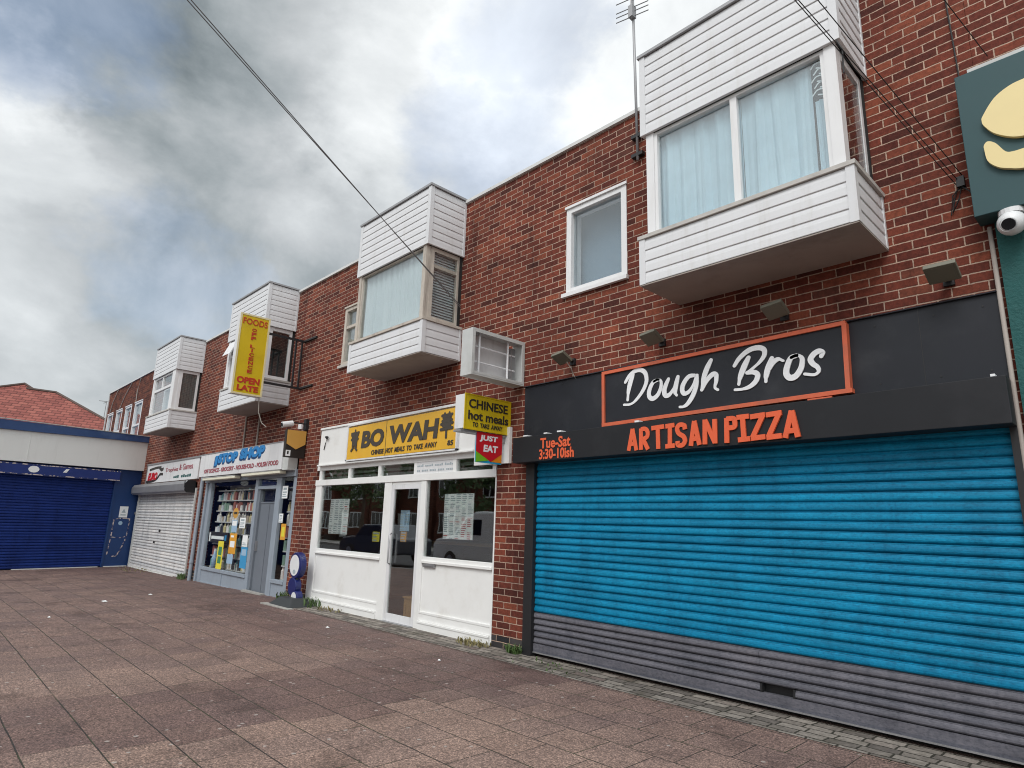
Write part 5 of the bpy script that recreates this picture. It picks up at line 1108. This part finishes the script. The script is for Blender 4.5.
# ------------------------------------------------------------------ across the street (seen in the window glass)
HG = 'houses across the street'
def house():
    r = root('street_house', (0, 0, 0), 'brick house with white gable across the street', 'house', HG)
    build(MB().box(-4, 4, -7, 0, -.3, 5.1).prism([(-3.6, .9, -.3), (-.9, .9, -.3), (-.9, .9, 5.1), (-2.25, .9, 6.9), (-3.6, .9, 5.1)], (0, -1.2, 0)), 'wall', M['brick_far'], r, local=True)
    rf = MB(); e = [(-4.4, -7.4, 5.05), (4.4, -7.4, 5.05), (4.4, .4, 5.05), (-4.4, .4, 5.05)]; p, q = (-1.5, -3.5, 8.2), (1.5, -3.5, 8.2)
    rf.face([e[0], e[1], q, p]); rf.face([e[1], e[2], q]); rf.face([e[2], e[3], p, q]); rf.face([e[3], e[0], p])
    rf.face([(-3.9, 1.1, 4.8), (-2.25, 1.1, 7.1), (-2.25, -2.4, 7.1), (-3.9, -2.4, 4.8)]); rf.face([(-.6, 1.1, 4.8), (-2.25, 1.1, 7.1), (-2.25, -2.4, 7.1), (-.6, -2.4, 4.8)])
    o = build(rf, 'roof', M['slate'], r, local=True); build(MB().box(3.1, 3.7, -4, -3.3, 5.6, 9.0), 'chimney', M['brick_far'], o, local=True)
    bb = MB()
    for sx in (-1.65, 1.65): bb.prism([(-2.25, 1.12, 7.12), (-2.25+sx, 1.12, 4.82), (-2.25+sx, 1.12, 4.56), (-2.25, 1.12, 6.86)], (0, .05, 0))
    build(bb, 'bargeboard', M['white_paint'], r, local=True)
    for x0, x1, z0, z1, y in ((-3.2, -1.3, .7, 2.2, .9), (-3.2, -1.3, 3.3, 4.6, .9), (.8, 2.8, .8, 2.2, 0), (.8, 2.8, 3.3, 4.6, 0)):
        w = MB().box(x0, x1, y+.002, y+.05, z0, z0+.09).box(x0, x1, y+.002, y+.05, z1-.09, z1)
        for k in range(4): xx = x0+(x1-x0-.08)*k/3; w.box(xx, xx+.08, y+.002, y+.048, z0+.09, z1-.09)
        w_ = build(w, 'window', M['frame'], r, local=True); build(MB().box(x0+.04, x1-.04, y+.004, y+.02, z0+.04, z1-.04), 'pane', M['lens'], w_, local=True)
    build(MB().box(-.6, .4, .002, .06, 0, 2.1), 'door', M['white_paint'], r, local=True)
    return r
h0 = house()
for i in range(11):
    o = h0 if i == 0 else copy_tree(h0)
    o.location = (2.-9.2*i, -24.5, 0)
def tree(x, y, h, cr, seed, lb):
    rr = random.Random(seed); r = root('tree', (x, y, 0), lb, 'tree', 'trees across the street')
    t = MB().tube([(x, y, -.2), (x+.05, y, h*.3), (x-.1, y+.1, h*.55), (x, y, h*.8)], [.2, .16, .11, .05], 8)
    for k in range(5): a = k*1.3; t.tube([(x, y, h*(.35+.08*k)), (x+cr*.5*math.cos(a), y+cr*.5*math.sin(a), h*(.5+.08*k)), (x+cr*.8*math.cos(a), y+cr*.8*math.sin(a), h*(.58+.08*k))], [.08, .05, .02], 6)
    build(t, 'trunk', M['bark'], r); m_ = MB()
    cl = [(rr.gauss(0, .45)*cr, rr.gauss(0, .45)*cr, h*.68+rr.gauss(0, .16)*h, rr.uniform(.35, .7)*cr*.6) for _ in range(26)]
    for k in range(2600):
        c = rr.choice(cl); v = Vector((rr.gauss(0, 1), rr.gauss(0, 1), rr.gauss(0, 1))).normalized()*c[3]*rr.random()**.4; p = Vector((x+c[0], y+c[1], c[2]))+v
        u = Vector((rr.gauss(0, 1), rr.gauss(0, 1), rr.gauss(0, 1))).normalized()*.16; w = u.cross(Vector((rr.random(), rr.random(), rr.random()))).normalized()*.09
        m_.face([p-u, p+w, p+u, p-w])
    build(m_, 'crown', M['leaf'], r)
tree(-31, -20.6, 8, 2.4, 1, 'bushy tree across the street opposite the blue building'); tree(-44, -20.8, 9, 2.6, 2, 'taller bushy tree farther along the street')

def vehicle(x, y, van, lb, paintm):
    r = root('van' if van else 'parked_car', (x, y, -.13), lb, 'van' if van else 'car')
    z = -.13; L = 5.0 if van else 4.2; H = 1.95 if van else 1.45; Wd = .95 if van else .87
    if van: side = [(-2.5, .35), (-2.5, .85), (-2.35, 1.02), (-1.45, 1.18), (-.75, 1.83), (-.3, 1.95), (2.4, 1.95), (2.5, 1.8), (2.5, .35)]
    else: side = [(-2.1, .3), (-2.1, .7), (-1.9, .85), (-1.0, .95), (-.35, 1.42), (.9, 1.45), (1.7, .98), (2.05, .9), (2.1, .3)]
    build(MB().prism([(x+a, y-Wd, z+b) for a, b in side], (0, 2*Wd, 0)), 'body', paintm, r, bevel=.07)
    g = [(-1.25, 1.2), (-.72, 1.70), (.05, 1.70), (.05, 1.2)] if van else [(-.85, .98), (-.3, 1.34), (.85, 1.36), (1.4, 1.0)]
    for s in (-1, 1): build(MB().prism([(x+a, y+s*(Wd+.002), z+b) for a, b in g], (0, s*.008, 0)), 'side_window', M['lens'], r)
    ws = [(-1.40, 1.23), (-.80, 1.79)] if van else [(-.97, .97), (-.40, 1.39)]
    (a, b), (c, d) = ws; n = Vector((-(d-b), 0, (c-a))).normalized()*.012
    build(MB().prism([tuple(Vector((x+a, y-Wd+.12, z+b))+n), tuple(Vector((x+a, y+Wd-.12, z+b))+n), tuple(Vector((x+c, y+Wd-.2, z+d))+n), tuple(Vector((x+c, y-Wd+.2, z+d))+n)], n*.6), 'windscreen', M['lens'], r)
    for s in (-1, 1): build(MB().box(x-L/2-.012, x-L/2+.12, y+s*(Wd-.12)-.18*(s > 0), y+s*(Wd-.12)+.18*(s < 0), z+.68, z+.86), 'headlight', M['lamp_glass'], r)
    build(MB().box(x-L/2-.02, x-L/2+.1, y-Wd+.35, y+Wd-.35, z+.40, z+.58), 'grille', M['lens'], r)
    for a in (-1.55, 1.45) if van else (-1.3, 1.25):
        for s in (-1, 1):
            w = build(MB().cyl((x+a, y+s*(Wd-.2), z+.32), (x+a, y+s*(Wd+.02), z+.32), .32, 20), 'wheel', M['tyre'], r); build(MB().cyl((x+a, y+s*(Wd+.021), z+.32), (x+a, y+s*(Wd+.03), z+.32), .20, 16), 'rim', M['rim'], w)
vehicle(-15.6, -9.2, True, 'white van parked at the kerb opposite the takeaway', M['car_white'])
vehicle(-22.6, -9.2, False, 'dark hatchback parked at the kerb behind the white van', M['car_dark'])
